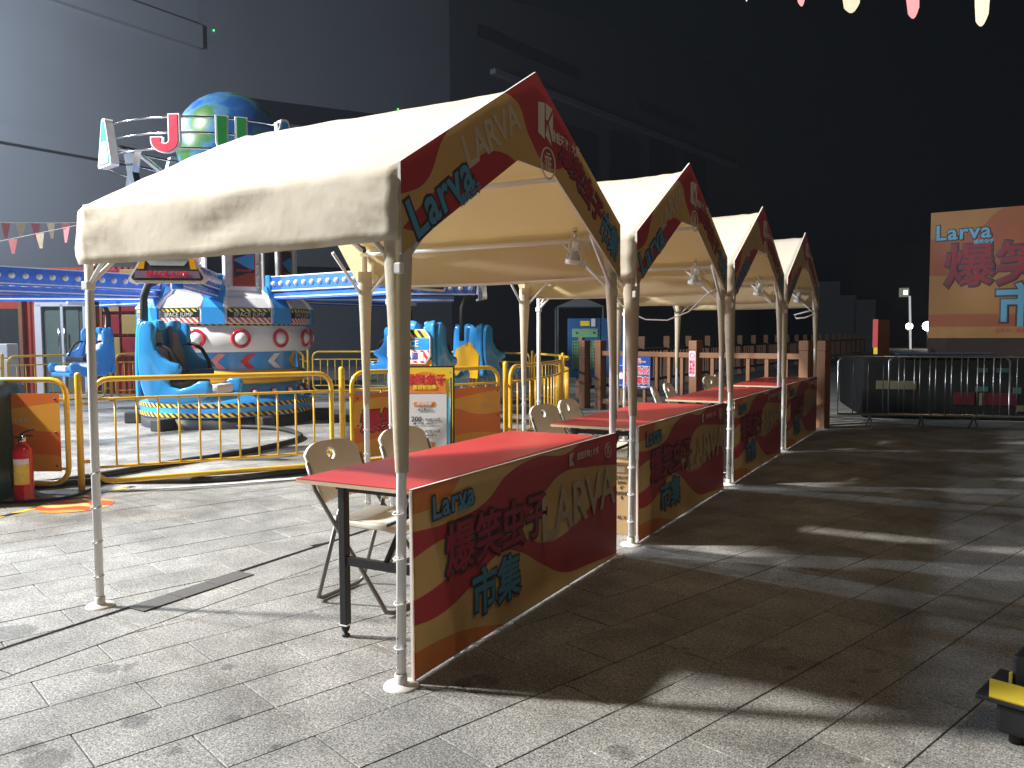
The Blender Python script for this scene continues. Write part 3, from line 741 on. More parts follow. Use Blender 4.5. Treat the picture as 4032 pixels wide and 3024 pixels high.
for k in range(NB):
    aA = V0A + R(-8.4 + 45 * k); aP = aA + R(22.5)
    # blue pillar under each arm
    q = MB()
    prof = [(1.365, 1.58), (1.365, 1.83), (1.27, 1.97), (1.22, 2.10), (1.20, 2.16)]
    vs = []; 
    for r_, z_ in prof:
        for s_ in (-.165, .165): vs.append((r_, s_, z_))
    for r_, z_ in prof:
        for s_ in (-.165, .165): vs.append((r_ - .12, s_ * .95, z_))
    n2 = len(prof) * 2; fs = []
    for j in range(len(prof) - 1):
        fs += [(2 * j, 2 * j + 1, 2 * j + 3, 2 * j + 2), (2 * j, 2 * j + 2, n2 + 2 * j + 2, n2 + 2 * j), (2 * j + 1, n2 + 2 * j + 1, n2 + 2 * j + 3, 2 * j + 3)]
    fs.append((n2 - 2, n2 - 1, 2 * n2 - 1, 2 * n2 - 2)); q.add(vs, fs, 0, False, RZ(aA)); q.build('pillar', m_rideblue, ride)
    # name plate between pillars
    pl = MB(); pl.lathe([(1.346, 1.60), (1.346, 1.815)], 8, a0=aP - R(14), a1=aP + R(14)); p = pl.build('name_plate', m_black, ride)
    pl = MB(); pl.lathe([(1.349, 1.765), (1.349, 1.812)], 8, a0=aP - R(13.5), a1=aP + R(13.5)); pl.build('warning_stripe', m_haz2, p)
    pl = MB(); pl.lathe([(1.349, 1.603), (1.349, 1.68)], 8, a0=aP - R(13.5), a1=aP + R(13.5)); pl.build('warning_stripe', m_haz3, p)
    txt = text_mesh('SPACE JUMP', .085, .0015, 1.05).copy(); txt.materials.clear(); txt.materials.append(m_white)
    for v in txt.vertices:
        an = aP + v.co.x / 1.35; v.co = Vector((1.351 * math.cos(an), 1.351 * math.sin(an), v.co.z + 1.722))
    obj('lettering', txt, p)
    # flared white skirt and upright panel
    q = MB(); h1, h2 = R(14.5), R(14.5)
    q.lathe([(1.34, 1.83), (1.22, 1.98), (1.10, 2.05), (1.06, 2.10), (1.06, 3.4)], 6, a0=aP - h1, a1=aP + h1, smooth=False); pn = q.build('column_panel', m_ridewhite, ride)
    for s_ in (-1, 1):
        q = MB(); aa = aP + s_ * R(15)
        q.tube([(1.36 * math.cos(aa), 1.36 * math.sin(aa), 1.83), (1.24 * math.cos(aa), 1.24 * math.sin(aa), 1.98), (1.13 * math.cos(aa), 1.13 * math.sin(aa), 2.06), (1.10 * math.cos(aa), 1.10 * math.sin(aa), 2.12), (1.10 * math.cos(aa), 1.10 * math.sin(aa), 3.4)], .035, 6); q.build('edge_rib', m_ridewhite, pn)
        for j in range(7):
            q = MB(); q.lathe([(0, .022), (.018, .016), (.026, 0)], 10, M=RZ(aP + s_ * R(11.8)) @ T(1.062, 0, 2.16 + .17 * j) @ RY(PI / 2)); q.build('bolt', m_bulb, pn)
    pm = MB(); pm.prism([(-.17, 0), (.17, 0), (.17, .62), (-.17, .62)], .01); 
    po = obj('poster', pm.mesh('poster', mat('poster_red_frame', (.45, .02, .03), .3)), pn, RZ(aP + PI / 2) @ T(0, -1.085, 2.16))
    pm = MB(); pm.prism([(-.15, .03), (.15, .03), (.15, .59), (-.15, .59)], .003)
    m_post = wave_print('space_poster_print', [[(0, .75), (.4, .8), (1, .7)], [(0, .5), (.5, .42), (1, .55)], [(0, .3), (.4, .34), (.7, .28), (1, .32)]], [(.04, .04, .06), (.06, .28, .60), (.02, .02, .03), (.30, .05, .03)], .34, .62, trans=0, rough=.2) if 'space_poster_print' not in MATS else MATS['space_poster_print']
    obj('poster_print', pm.mesh('poster_print', m_post), po, T(0, -.004, 0))
    text('SPACE JUMP', .045, m_ridered, po, T(0, -.006, .24), .0012)
q = MB(); q.lathe([(.9, 2.0), (.9, 3.5), (.75, 3.7), (.35, 3.8), (.3, 4.0)], 16); q.build('column', m_darkgrey, ride)

m_sign = mat('sign_grey_print', (.42, .47, .52), .35)
m_purple = mat('purple_ink', (.10, .07, .32), .5)
m_dkband = mat('sign_dark_band', (.20, .14, .24), .5)
def rtri(w0, w1, h, r=.05):
    pts = []
    for cx, cz, a0, a1 in ((-w0 + r, r, 180, 290), (w0 - r, r, 250, 360), (w1 - r, h - r, 0, 90), (-w1 + r, h - r, 90, 180)):
        for k in range(5):
            a = R(a0 + (a1 - a0) * k / 4); pts.append((cx + r * math.cos(a), cz + r * math.sin(a)))
    return pts
def arm_sign(par, M):
    q = MB(); q.prism(rtri(.42, .17, .52), .07); s_ = q.build('end_sign', m_ridewhite, par, M=M)
    q = MB(); q.prism(rtri(.385, .15, .46, .04), .004); q.build('sign_face', m_darkgrey, s_, M=T(0, -.006, .03))
    q = MB(); q.prism([(-.18, .20), (.18, .20), (.24, .28), (.17, .46), (-.17, .46), (-.24, .28)], .003); q.build('sign_plate', m_sign, s_, M=T(0, -.010, 0))
    for x in (-1, 1):
        q = MB(); q.prism([(x * .32, .16), (x * .25, .16), (x * .20, .44), (x * .24, .44)][::x], .003); q.build('yellow_stripe', m_rideyel, s_, M=T(0, -.011, 0))
    q = MB(); q.prism([(-.35, .06), (.35, .06), (.34, .14), (-.34, .14)], .003); q.build('dark_band', m_dkband, s_, M=T(0, -.011, 0))
    q = MB(); q.prism([(-.20, .29), (.20, .29), (.20, .39), (-.20, .39)], .003); q.build('text_plate', m_whitepad, s_, M=T(0, -.014, 0))
    text('太空跳跃', .088, m_purple, s_, T(0, -.016, .338), .003, 1.0)
    text('SPACE JUMP', .085, m_ridered, s_, T(0, -.014, .10), .004, 1.0)
bulb = MB().lathe([(0, .042), (.026, .034), (.041, .014), (.043, 0)], 12).mesh('bulb', m_bulb)
WING = [(.10, 1.14), (.045, 1.10), (.01, .98), (.0, .75), (.0, .5), (.03, .25), (.09, .07), (.2, .0), (.6, -.02), (.9, .02), (1.03, .12), (1.06, .24), (1.0, .31), (.88, .31), (.76, .24), (.6, .2), (.47, .23), (.42, .31), (.5, .37), (.6, .42), (.63, .49), (.58, .55), (.45, .58), (.34, .65), (.27, .76), (.24, .9), (.245, 1.05), (.19, 1.13)]
def make_seat(par, M, shell=m_rideblue, pad=m_pad):
    st = bpy.data.objects.new('ride_seat', None)   # replaced below by the shell mesh so the part itself shows
    bpy.data.objects.remove(st)
    q = MB()
    # back shell with rounded head lobes
    nu, nv = 24, 14; vs = []
    for a in range(nu + 1):
        y = -.50 + a / nu
        lobe = 1.05 + .10 * abs(math.cos(y * PI * 2)) if True else 1
        for c in range(nv + 1):
            v = c / nv; z = .05 + (lobe - .05) * v
            vs.append((.02 + .05 * (1 - v) * 0 - .02 * math.sin(v * PI) + .06 * (v > .9) * (v - .9) * 5, y * (1 - .12 * v), z))
    q.add(vs, [(a * (nv + 1) + c, (a + 1) * (nv + 1) + c, (a + 1) * (nv + 1) + c + 1, a * (nv + 1) + c + 1) for a in range(nu) for c in range(nv)], 0, True)
    sh = q.build('ride_seat', shell, par, M=M); md = sh.modifiers.new('t', 'SOLIDIFY'); md.thickness = .06; md.offset = -1
    for s_ in (-1, 1):
        w = MB(); w.prism(WING, .11, M=T(0, s_ * .47 - .055, 0)); o = w.build('side_wing', m_rideblue, sh); md = o.modifiers.new('b', 'BEVEL'); md.width = .04; md.segments = 4; md.limit_method = 'ANGLE'; md.angle_limit = R(60)
        for p in o.data.polygons: p.use_smooth = True
        # seat back pad with head lobe
        w = MB(); pr = [(-.13, .35), (-.17, .55), (-.16, .72), (-.09, .84), (-.09, 1.04), (-.05, 1.12), (.05, 1.12), (.09, 1.04), (.09, .84), (.16, .72), (.17, .55), (.13, .35)]
        w.prism(pr[::-1], .09, M=T(.30, s_ * .225, 0) @ RZ(PI / 2) @ RX(R(-8)) @ T(0, 0, 0)); o = w.build('back_pad', pad, sh); md = o.modifiers.new('b', 'BEVEL'); md.width = .03; md.segments = 3
        for p in o.data.polygons: p.use_smooth = True
        w = MB(); w.box((.17, s_ * .225, 1.08), (.10, .17, .16), bev=.05); o = w.build('head_lobe', m_rideblue, sh)
        w = MB(); w.box((.36, s_ * .225, .25), (.46, .38, .10), bev=.04); w.build('seat_pad', pad, sh)
        w = MB(); w.tube([(.16, s_ * .44, .80), (.30, s_ * .44, .82), (.44, s_ * .44, .74), (.56, s_ * .42, .56), (.62, s_ * .36, .42)], .028, 8); w.build('harness_bar', m_rubber, sh)
    w = MB(); w.box((.62, 0, .40), (.10, .74, .11), bev=.02); w.build('lap_pad', m_rubber, sh)
    w = MB(); w.box((.55, 0, .05), (.95, .86, .10), bev=.04); w.build('seat_floor', m_rideblue, sh)
    w = MB(); w.box((.95, 0, .18), (.16, .5, .14), bev=.05); w.build('foot_rest', m_whitepad, sh)
    return sh
ARM_R = 4.15
for k in range(-3, 5):
    a = V0A + R(-8.4 + 45 * k)
    z0 = 2.20
    q = MB(); q.box((2.62, 0, z0), (3.0, .18, .24), M=RZ(a)); arm = q.build('arm', m_armblue, ride)
    q = MB(); q.box((1.12, 0, z0 - .01), (.22, .26, .30), bev=.02, M=RZ(a)); q.build('arm_root', m_rideblue, arm)
    q = MB(); q.box((2.5, 0, z0 - .185), (2.5, .13, .10), M=RZ(a)); q.build('lower_beam', m_armblue, arm)
    for s_ in (-1, 1):
        for zz in (.115, -.10):
            q = MB(); q.box((2.62, s_ * .092, z0 + zz), (2.98, .008, .016), M=RZ(a)); q.build('trim_line', m_white, arm)
        q = MB(); q.box((2.5, s_ * .067, z0 - .20), (2.48, .006, .016), M=RZ(a)); q.build('trim_line', m_white, arm)
        for j in range(17):
            obj('bulb', bulb, arm, RZ(a) @ T(1.28 + .172 * j, s_ * .09, z0 + .005) @ RX(-s_ * PI / 2))
    arm_sign(arm, RZ(a + PI / 2) @ T(0, -ARM_R - .12, z0 - .20))
    face = a + PI / 2
    if k == 0: face = a + PI / 2 - R(18)
    if k == 2: face = a + PI / 2 - R(58)
    if k == 1: face = a + PI / 2 + R(8)
    hx, hy = ARM_R * math.cos(a), ARM_R * math.sin(a)
    M = T(hx, hy, .66) @ RZ(face) @ T(-.18, 0, 0) @ Matrix.Scale(.80, 4)
    q = MB(); q.tube([tuple(T(hx, hy, 0) @ Vector((0, 0, 2.06))), tuple(T(hx, hy, 0) @ RZ(face) @ Vector((-.12, 0, 2.06))), tuple(T(hx, hy, 0) @ RZ(face) @ Vector((-.27, 0, 2.0))), tuple(T(hx, hy, 0) @ RZ(face) @ Vector((-.33, 0, 1.86))), tuple(T(hx, hy, 0) @ RZ(face) @ Vector((-.34, 0, 1.30)))], .045, 10); q.build('hanger', m_rubber, arm)
    make_seat(ride, M, m_rideblue, m_whitepad if k in (-3, -2) else m_pad)
    if k in (1, 2, 3):
        q = MB(); q.prism([(-.30, .0), (.30, .0), (.34, .40), (.10, .62), (-.26, .5), (-.34, .3)], .03, M=T(hx, hy, .66) @ RZ(face) @ T(-.25, 0, 0) @ RZ(-PI / 2)); q.build('back_panel', m_rideyel, ride)
    if k in (1, 3):     # name plate on the back of the seat
        Mb = T(hx, hy, .62) @ RZ(face) @ T(-.285, 0, .46) @ RZ(-PI / 2)
        q = MB(); q.prism([(-.34, .04), (-.26, -.06), (.26, -.06), (.34, .04), (.34, .30), (.26, .40), (-.26, .40), (-.34, .30)], .03); s_ = q.build('back_plate', m_whitepad, ride, M=Mb)
        q = MB(); q.prism([(-.32, .29), (.32, .29), (.25, .385), (-.25, .385)], .003); q.build('warning_stripe', stripes('hazard_flat', (.02, .02, .02), (.80, .62, .04), 9, .8) if 'hazard_flat' not in MATS else MATS['hazard_flat'], s_, M=T(0, -.005, 0))
        q = MB(); q.prism([(-.325, .13), (.325, .13), (.325, .28), (-.325, .28)], .003); q.build('blue_band', m_rideblue, s_, M=T(0, -.005, 0))
        text('SPACE', .12, m_whitepad, s_, T(0, -.008, .205), .002)
        q = MB(); q.prism([(-.325, .05), (-.25, -.045), (.25, -.045), (.325, .05), (.325, .12), (-.325, .12)], .003); q.build('warning_stripe', stripes('redwhite_flat', (.75, .72, .70), (.60, .04, .05), 9, .8) if 'redwhite_flat' not in MATS else MATS['redwhite_flat'], s_, M=T(0, -.005, 0))
        q = MB(); q.prism([(-.24, -.02), (.24, -.02), (.24, .095), (-.24, .095)], .003); q.build('text_plate', m_whitepad, s_, M=T(0, -.009, 0))
        text('鑫弘源', .10, m_purple, s_, T(0, -.012, .037), .004, 1.15)
        q = MB(); q.lathe([(0, .05), (.05, .045), (.055, .02), (.13, .02), (.15, 0)], 18, M=T(0, -.04, -.42) @ RX(PI / 2)); q.build('back_lamp', m_ridered, s_)
# globe and letter ring on top
m_globe, nt, N, L, b = newmat('globe_print')
tc = N.new('ShaderNodeTexCoord'); nz = N.new('ShaderNodeTexNoise'); nz.inputs['Scale'].default_value = 1.5; nz.inputs['Detail'].default_value = 6
L.new(tc.outputs['Object'], nz.inputs['Vector']); cr = N.new('ShaderNodeValToRGB'); e = cr.color_ramp.elements
e[0].position = .40; e[0].color = (.015, .09, .30, 1); e[1].position = .52; e[1].color = (.035, .14, .03, 1)
e2 = cr.color_ramp.elements.new(.46); e2.color = (.06, .18, .32, 1); e3 = cr.color_ramp.elements.new(.62); e3.color = (.08, .16, .05, 1)
L.new(nz.outputs['Fac'], cr.inputs[0]); L.new(cr.outputs[0], b.inputs['Base Color']); b.inputs['Roughness'].default_value = .35
q = MB(); q.lathe([(.84 * math.cos(R(-90 + 9 * j)), .84 * math.sin(R(-90 + 9 * j))) for j in range(21)], 36, M=T(.10, .07, 4.48)); q.build('globe', m_globe, ride)
for z_ in (4.06, 4.28, 4.50):
    q = MB(); q.tube([(1.75 * math.cos(j * PI / 24), 1.75 * math.sin(j * PI / 24), z_) for j in range(48)], .018, 6, closed=True); q.build('letter_ring', m_chrome, ride)
for k in range(4):
    a = V0A + R(-62 + 90 * k); q = MB(); q.tube([(1.75 * math.cos(a), 1.75 * math.sin(a), 4.2), (1.4 * math.cos(a), 1.4 * math.sin(a), 4.18), (1.05 * math.cos(a), 1.05 * math.sin(a), 3.95), (.8 * math.cos(a), .8 * math.sin(a), 3.5)], .045, 8); q.build('ring_bracket', m_chrome, ride)
    q = MB(); M = RZ(a + PI / 2) @ T(0, -1.5, 3.85)
    q.prism([(-.20, .30), (-.09, 0), (-.20, -.26), (-.10, -.28), (0, -.12), (.10, -.28), (.20, -.26), (.09, 0), (.20, .30)][::-1], .10, M=M); q.build('reflector', m_chrome, ride)
    ts = MB(); ts.prism(rtri(.24, .07, .70, .05), .12); s_ = ts.build('ring_sign', m_ridewhite, ride, M=RZ(a + PI / 2) @ T(0, -1.86, 3.88))
    ts = MB(); ts.prism(rtri(.20, .05, .63, .04), .004); ts.build('sign_face', m_rideblue, s_, M=T(0, -.006, .03))
    ts = MB(); ts.prism([(-.16, .12), (.16, .12), (.10, .36), (-.10, .36)], .004); ts.build('sign_plate', m_whitepad, s_, M=T(0, -.011, 0))
    ts = MB(); ts.prism([(-.17, .04), (.17, .04), (.16, .11), (-.16, .11)], .004); ts.build('dark_band', m_dkband, s_, M=T(0, -.011, 0))
cols = [mat('letter_red', (.62, .02, .05), .35), mat('letter_green', (.02, .28, .06), .35), mat('letter_blue', (.03, .12, .55), .35), mat('letter_yellow', (.75, .45, .03), .35)]
WORD = 'JUMP'
for j, ch in enumerate(WORD):
    a = V0A + R(-25 + 29 * j)
    M = RZ(a + PI / 2) @ T(0, -1.83, 4.26) @ Matrix.Diagonal((1.4, 1, 1, 1))
    def outl(g_):
        if ch in 'JU':
            o_ = [(.14 + g_, .25 + g_), (.14 + g_, -.08)] + [((.14 + g_) * math.cos(R(t_)), -.10 + (.16 + g_) * math.sin(R(t_))) for t_ in range(0, -181, -15)]
            o_ += [(-.14 - g_, -.05 if ch == 'J' else .25 + g_), (-.045 + g_, -.05 if ch == 'J' else .25 + g_)]
            if ch == 'J': o_[-2] = (-.14 - g_, -.06 + g_); o_[-1] = (-.045 + g_, -.06 + g_)
            i_ = .05 - g_
            o_ += [(i_ * math.cos(R(t_)), -.10 + i_ * 1.1 * math.sin(R(t_))) for t_ in range(180, 361, 20)] + [(.05 - g_, .25 + g_)]
            return o_
        if ch == 'M': return [(-.18 - g_, -.26 - g_), (-.10 + g_, -.26 - g_), (-.10 + g_, .06), (0, -.10), (.10 - g_, .06), (.10 - g_, -.26 - g_), (.18 + g_, -.26 - g_), (.18 + g_, .25 + g_), (.10, .25 + g_), (0, .06 + g_), (-.10, .25 + g_), (-.18 - g_, .25 + g_)]
        return [(-.14 - g_, -.26 - g_), (-.04 + g_, -.26 - g_), (-.04 + g_, -.04 - g_), (.08, -.04 - g_), (.15 + g_, .02), (.15 + g_, .19), (.08, .25 + g_), (-.14 - g_, .25 + g_)]
    q = MB(); q.prism(outl(0)[::-1] if False else outl(0), .01); o = q.build('ring_letter', cols[j], ride, M=M)
    q = MB(); q.prism(outl(.016), .07); q.build('letter_backing', m_whitepad, o, M=T(0, .012, 0))

# ------------------------------------------------------------------ things by the fence
# price board
def place(name, label, cat, x, y, rz, group=None): return thing(name, label, cat, (x, y, 0), rz, group)
pb = place('price_board', 'yellow bordered price board on an easel behind the tables', 'sign', -4.47, 6.22, R(31))
Mt = RX(R(-9))
q = MB(); q.prism([(-.28, .12), (.28, .12), (.28, 1.12), (-.28, 1.12)], .025, M=Mt); q.build('frame', m_black, pb)
m_pby = mat('price_board_yellow', (.85, .62, .04), .35); m_pbw = mat('price_board_white', (.72, .73, .76), .35, var=.02); m_pbo = mat('price_board_orange', (.82, .25, .05), .4); m_pbb = mat('price_board_cyan', (.10, .48, .70), .4)
def sheet(par, poly, m, dy, name): q = MB(); q.prism(poly, .002); return q.build(name, m, par, M=Mt @ T(0, dy, 0))
sheet(pb, [(-.265, .135), (.265, .135), (.265, 1.105), (-.265, 1.105)], m_pby, -.003, 'yellow_border')
sheet(pb, [(-.235, .16), (.235, .16), (.235, .82), (-.235, .82)], m_pbb, -.006, 'cyan_border')
sheet(pb, [(-.235, .16), (.205, .16), (.205, .86), (-.235, .86)], m_pbw, -.009, 'white_sheet')
sheet(pb, [(.235, .16), (.258, .16), (.258, .52), (.235, .52)], m_pbo, -.006, 'orange_stripe')
arc_ = [(-.20, .86), (.20, .86)] + [(.20 * math.cos(R(a)), .93 + .13 * math.sin(R(a))) for a in range(0, 181, 15)]
sheet(pb, arc_, m_pbo, -.012, 'heading_arch')
m_txt = mat('black_ink', (.02, .02, .02), .5)
text('爆笑虫子', .10, m_ridered, pb, Mt @ T(0, -.014, .985), .004); text('项目价目表', .045, m_pby, pb, Mt @ T(0, -.014, .91), .002)
for z_, w_ in (('项目购票', .755), ('游玩指南', .37)):
    sheet(pb, [(-.10 + .02 * c if False else -.10, w_ - .022), (.09, w_ - .022), (.10, w_), (.09, w_ + .022), (-.10, w_ + .022), (-.11, w_)], m_pbo, -.012, 'orange_tab')
    text(z_, .036, m_pbw, pb, Mt @ T(-.005, -.014, w_), .001)
for body, size, z_, x_ in (('（单次票30元）', .026, .70, 0), ('200', .066, .61, -.08), ('RMB/10次', .034, .605, .075), ('套票，10个项目，此票有限期一年', .015, .565, .0), ('300', .066, .50, -.08), ('RMB/16次', .034, .495, .075), ('套票，16个项目，此票有限期一年', .015, .455, 0), ('遵守每个座位的游玩规则，若有疑问', .024, .30, -.01), ('请咨询工作人员', .024, .265, -.03)):
    text(body, size, m_txt, pb, Mt @ T(x_, -.012, z_), .0015 if size > .05 else .0004)
for s_ in (-1, 1):
    q = MB(); q.tube([(s_ * .25, .03, 1.0), (s_ * .25, -.02, .0)], .012, 6); q.build('leg', m_black, pb)
    q = MB(); q.tube([(s_ * .24, .17, 1.05), (s_ * .24, .50, .0)], .012, 6); q.build('leg', m_black, pb)
# fire extinguisher
ex = place('fire_extinguisher', 'red fire extinguisher with yellow label beside the green tarpaulin', 'fire extinguisher', -7.05, 3.96, R(20))
m_exred = mat('extinguisher_red', (.55, .012, .02), .25, var=.06, coat=.5)
q = MB(); q.lathe([(0, 0), (.078, 0), (.082, .012), (.082, .03), (.078, .035), (.078, .42), (.070, .455), (.045, .485), (.028, .495), (.028, .52)], 24); q.build('cylinder', m_exred, ex)
q = MB(); q.lathe([(.03, .515), (.03, .555), (.018, .565), (.018, .585), (0, .585)], 14); q.build('valve', m_chrome, ex)
q = MB(); q.tube([(0, .0, .58), (.05, 0, .60), (.12, 0, .615)], .009, 6); q.tube([(0, 0, .555), (.05, 0, .565), (.11, 0, .56)], .009, 6); q.build('handle', m_black, ex)
q = MB(); q.tube([(-.02, -.02, .55), (-.08, -.03, .55), (-.098, -.03, .46), (-.098, -.02, .22), (-.095, -.01, .10)], .011, 7); q.build('hose', m_rubber, ex)
q = MB(); q.lathe([(.0795, .15), (.0795, .37)], 10, a0=R(-110), a1=R(-15)); q.build('label', mat('ext_label', (.80, .52, .08), .5, var=.3, scale=25), ex)
q = MB(); q.lathe([(.0800, .325), (.0800, .37)], 10, a0=R(-110), a1=R(-15)); q.build('label_band', m_whitepad, ex)
# green tarpaulin covered stack
gt = place('covered_equipment', 'equipment under a dark green tarpaulin at the fence by the extinguisher', 'tarpaulin', -7.72, 3.72, R(-48))
m_tarp = mat('green_tarpaulin', (.012, .055, .032), .5, var=.3, bump=.5, bscale=10)
q = MB(); nu, nv = 28, 12; vs = []
for a in range(nu):
    an = 2 * PI * a / nu; sq = 1 / max(abs(math.cos(an)), abs(math.sin(an))) ** .85
    for c in range(nv + 1):
        v = c / nv; rr = .46 * sq * (1 if v < .75 else max(0.02, 1 - ((v - .75) / .25) ** 1.6)) * (1 + .06 * (1 - v))
        w = noise.noise(Vector((math.cos(an) * 2, math.sin(an) * 2, v * 2))) * .05 + .02 * math.sin(an * 9) * (1 - v)
        vs.append(((rr + w) * math.cos(an), (rr + w) * math.sin(an), min(1.02, 1.28 * v) if v < .8 else 1.02 + .02 * (v - .8)))
q.add(vs, [(a * (nv + 1) + c, ((a + 1) % nu) * (nv + 1) + c, ((a + 1) % nu) * (nv + 1) + c + 1, a * (nv + 1) + c + 1) for a in range(nu) for c in range(nv)], 0, True); q.build('tarpaulin', m_tarp, gt)
# floor sticker, tapes, hoses
m_stick = wave_print('round_sticker_print', [[(0, .8), (.3, .7), (.6, .85), (1, .75)], [(0, .6), (.25, .5), (.5, .66), (.8, .5), (1, .6)], [(0, .42), (.3, .3), (.6, .46), (1, .3)], [(0, .2), (.4, .12), (.7, .24), (1, .16)]], [(.80, .40, .06), (.70, .10, .05), (.85, .60, .15), (.70, .10, .05), (.8, .35, .06)], .6, .6, trans=0)
q = MB(); q.prism([(.3 + .29 * math.cos(2 * PI * j / 32), .3 + .29 * math.sin(2 * PI * j / 32)) for j in range(32)], .002)
tag(obj('floor_sticker', q.mesh('floor_sticker', m_stick), None, T(-6.47, 4.05, .004) @ RZ(R(20)) @ RX(R(-90)) @ T(-.3, 0, -.3)), 'round orange and red sticker on the paving by the extinguisher', 'sticker')
m_hz = stripes('hazard_tape', (.02, .02, .02), (.80, .55, .03), 3.2, 1, ax2='Y')
def strip(name, pts, w, m, label, cat, z=.003):
    q = MB(); vs = []
    a = Vector(pts[0]); b = Vector(pts[1]); d = (b - a); L_ = d.length
    q.add([(0, -w / 2, 0), (L_, -w / 2, 0), (L_, w / 2, 0), (0, w / 2, 0)], [(0, 1, 2, 3)])
    return tag(obj(name, q.mesh(name, m), None, T(a.x, a.y, z) @ RZ(math.atan2(d.y, d.x))), label, cat)
strip('hazard_tape', ((-6.50, 3.2), (-6.74, 4.12)), .06, m_hz, 'black and yellow hazard tape on the paving beside the sticker', 'tape')
strip('hazard_tape', ((-6.74, 4.125), (-6.82, 4.84)), .06, m_hz, 'black and yellow hazard tape running to the foot of the fence post', 'tape')
strip('white_strip', ((-6.66, 4.74), (-5.42, 6.28)), .13, mat('white_strip_paint', (.75, .75, .73), .6, var=.25, scale=12, bump=.2), 'white strip on the paving under the yellow fence', 'strip', .005)
def hose(pts, r, label):
    P = [Vector((x, y, r + .003)) for x, y in pts]; out = []
    for i in range(len(P) - 1):
        p0 = P[max(i - 1, 0)]; p1 = P[i]; p2 = P[i + 1]; p3 = P[min(i + 2, len(P) - 1)]
        for k in range(8):
            t = k / 8; out.append(.5 * ((2 * p1) + (-p0 + p2) * t + (2 * p0 - 5 * p1 + 4 * p2 - p3) * t * t + (-p0 + 3 * p1 - 3 * p2 + p3) * t ** 3))
    out.append(P[-1]); q = MB(); q.tube(out, r, 8); tag(q.build('power_cable', m_rubber), label, 'cable')
hose([(-9.8, 8.6), (-9.0, 8.75), (-8.2, 8.4), (-7.72, 7.85), (-7.44, 6.68), (-7.5, 5.96), (-7.48, 4.72), (-7.6, 3.9)], .034, 'thick black cable snaking from the ride base to the fence')
hose([(-5.3, 7.1), (-5.72, 6.40), (-5.98, 5.85), (-6.25, 5.36), (-6.78, 5.02), (-7.2, 4.75), (-7.5, 4.3)], .032, 'thick black cable lying across the white strip below the fence')
hose([(-7.3, 4.9), (-7.0, 4.55), (-6.8, 4.2), (-6.95, 3.9), (-7.25, 3.7)], .012, 'thin black cable looped by the extinguisher foot')
# cardboard box by the second stall
bx = place('cardboard_box', 'tall brown cardboard box with printed text under the second table', 'box', -2.16, 5.36, R(4))
m_card = mat('cardboard', (.50, .36, .19), .8, var=.08, bump=.1)
q = MB(); q.box((0, 0, .26), (.26, .16, .52), bev=.004); q.build('carton', m_card, bx)
q = MB(); q.box((0, -.02, .525), (.25, .10, .006), M=RX(R(6))); q.build('flap', m_card, bx)
for body, z_ in (('DROP', .40), ('30W', .365), ('4"', .33), ('3000K', .29), ('8', .26), ('42 X', .12)): text(body, .034, m_txt, bx, T(.04, -.081, z_), .0008)
q = MB(); q.prism([(-.02, .44), (.06, .44), (.06, .48), (-.02, .48)], .001); q.build('paper_label', m_white, bx, M=T(0, -.083, 0))
# tool case at the right
tcx = place('tool_case', 'black case with a yellow tray lid standing open on the paving', 'tool box', .115, 3.31, R(-16)); tcx.scale = (.88, .88, .88)
m_case = mat('black_case_plastic', (.010, .011, .013), .55, var=.2); m_ctray = mat('yellow_tray', (.55, .42, .03), .55, var=.1)
q = MB(); q.box((.30, 0, .10), (.56, .30, .12), bev=.015); q.build('case_body', m_case, tcx)
q = MB(); q.box((.27, 0, .167), (.64, .34, .02), bev=.006); q.build('rim', m_case, tcx)
q = MB(); q.prism([(.03, 0), (.60, 0), (.58, .12), (.0, .12)], .006, M=T(-.03, -.168, .182) @ RX(R(-78))); q.build('yellow_tray', m_ctray, tcx)
q = MB(); q.box((.33, .07, .245), (.58, .16, .13), bev=.012); q.build('open_lid', m_case, tcx)
q = MB(); q.box((.035, -.005, .215), (.014, .02, .045), bev=.003); q.build('latch', m_ctray, tcx)
for x_ in (.08, .52):
    for y_ in (-.10, .10): q = MB(); q.lathe([(0, 0), (.026, .0), (.026, .05), (0, .055)], 10, M=T(x_, y_, 0)); q.build('foot', m_rubber, tcx)

# ------------------------------------------------------------------ wooden railing and signs
m_wood = mat('orange_brown_timber', (.22, .10, .045), .7, var=.25, scale=8, bump=.3, bscale=40)
wf = thing('wooden_railing', 'orange-brown timber railing with square posts behind the tables', 'railing')
WP = [(-6.443, 14.189), (-6.05, 14.03), (-3.982, 13.165), (-2.192, 12.85), (-1.93, 12.72)]
for j, (x, y) in enumerate(WP):
    q = MB(); M = T(x, y, 0) @ RZ(R(-22))
    q.box((0, 0, .57), (.155, .155, 1.14), M=M, bev=.008); q.box((0, 0, 1.215), (.165, .165, .15), M=M, bev=.012); q.build('post', m_wood, wf)
for (a, b) in ((1, 2), (2, 3)):
    A = Vector((*WP[a], 0)); B = Vector((*WP[b], 0)); d = B - A; L_ = d.length; M = T(A.x, A.y, 0) @ RZ(math.atan2(d.y, d.x))
    for z_ in (1.05, .16): q = MB(); q.box((L_ / 2, 0, z_), (L_ - .16, .07, .085), M=M, bev=.006); q.build('rail', m_wood, wf)
    nb = int(L_ / .27)
    for k in range(1, nb): q = MB(); q.box((L_ * k / nb, 0, .605), (.06, .045, .80), M=M, bev=.004); q.build('baluster', m_wood, wf)
A = Vector((*WP[1], 0)); B = Vector((*WP[2], 0)); wang = math.atan2((B - A).y, (B - A).x); nrm = Vector((math.sin(wang), -math.cos(wang), 0))
p = A + (B - A).normalized() * .48 + nrm * .06
bs = thing('warning_sign', 'blue warning sign with red and white characters on the timber railing', 'sign', (p.x, p.y, .455), wang)
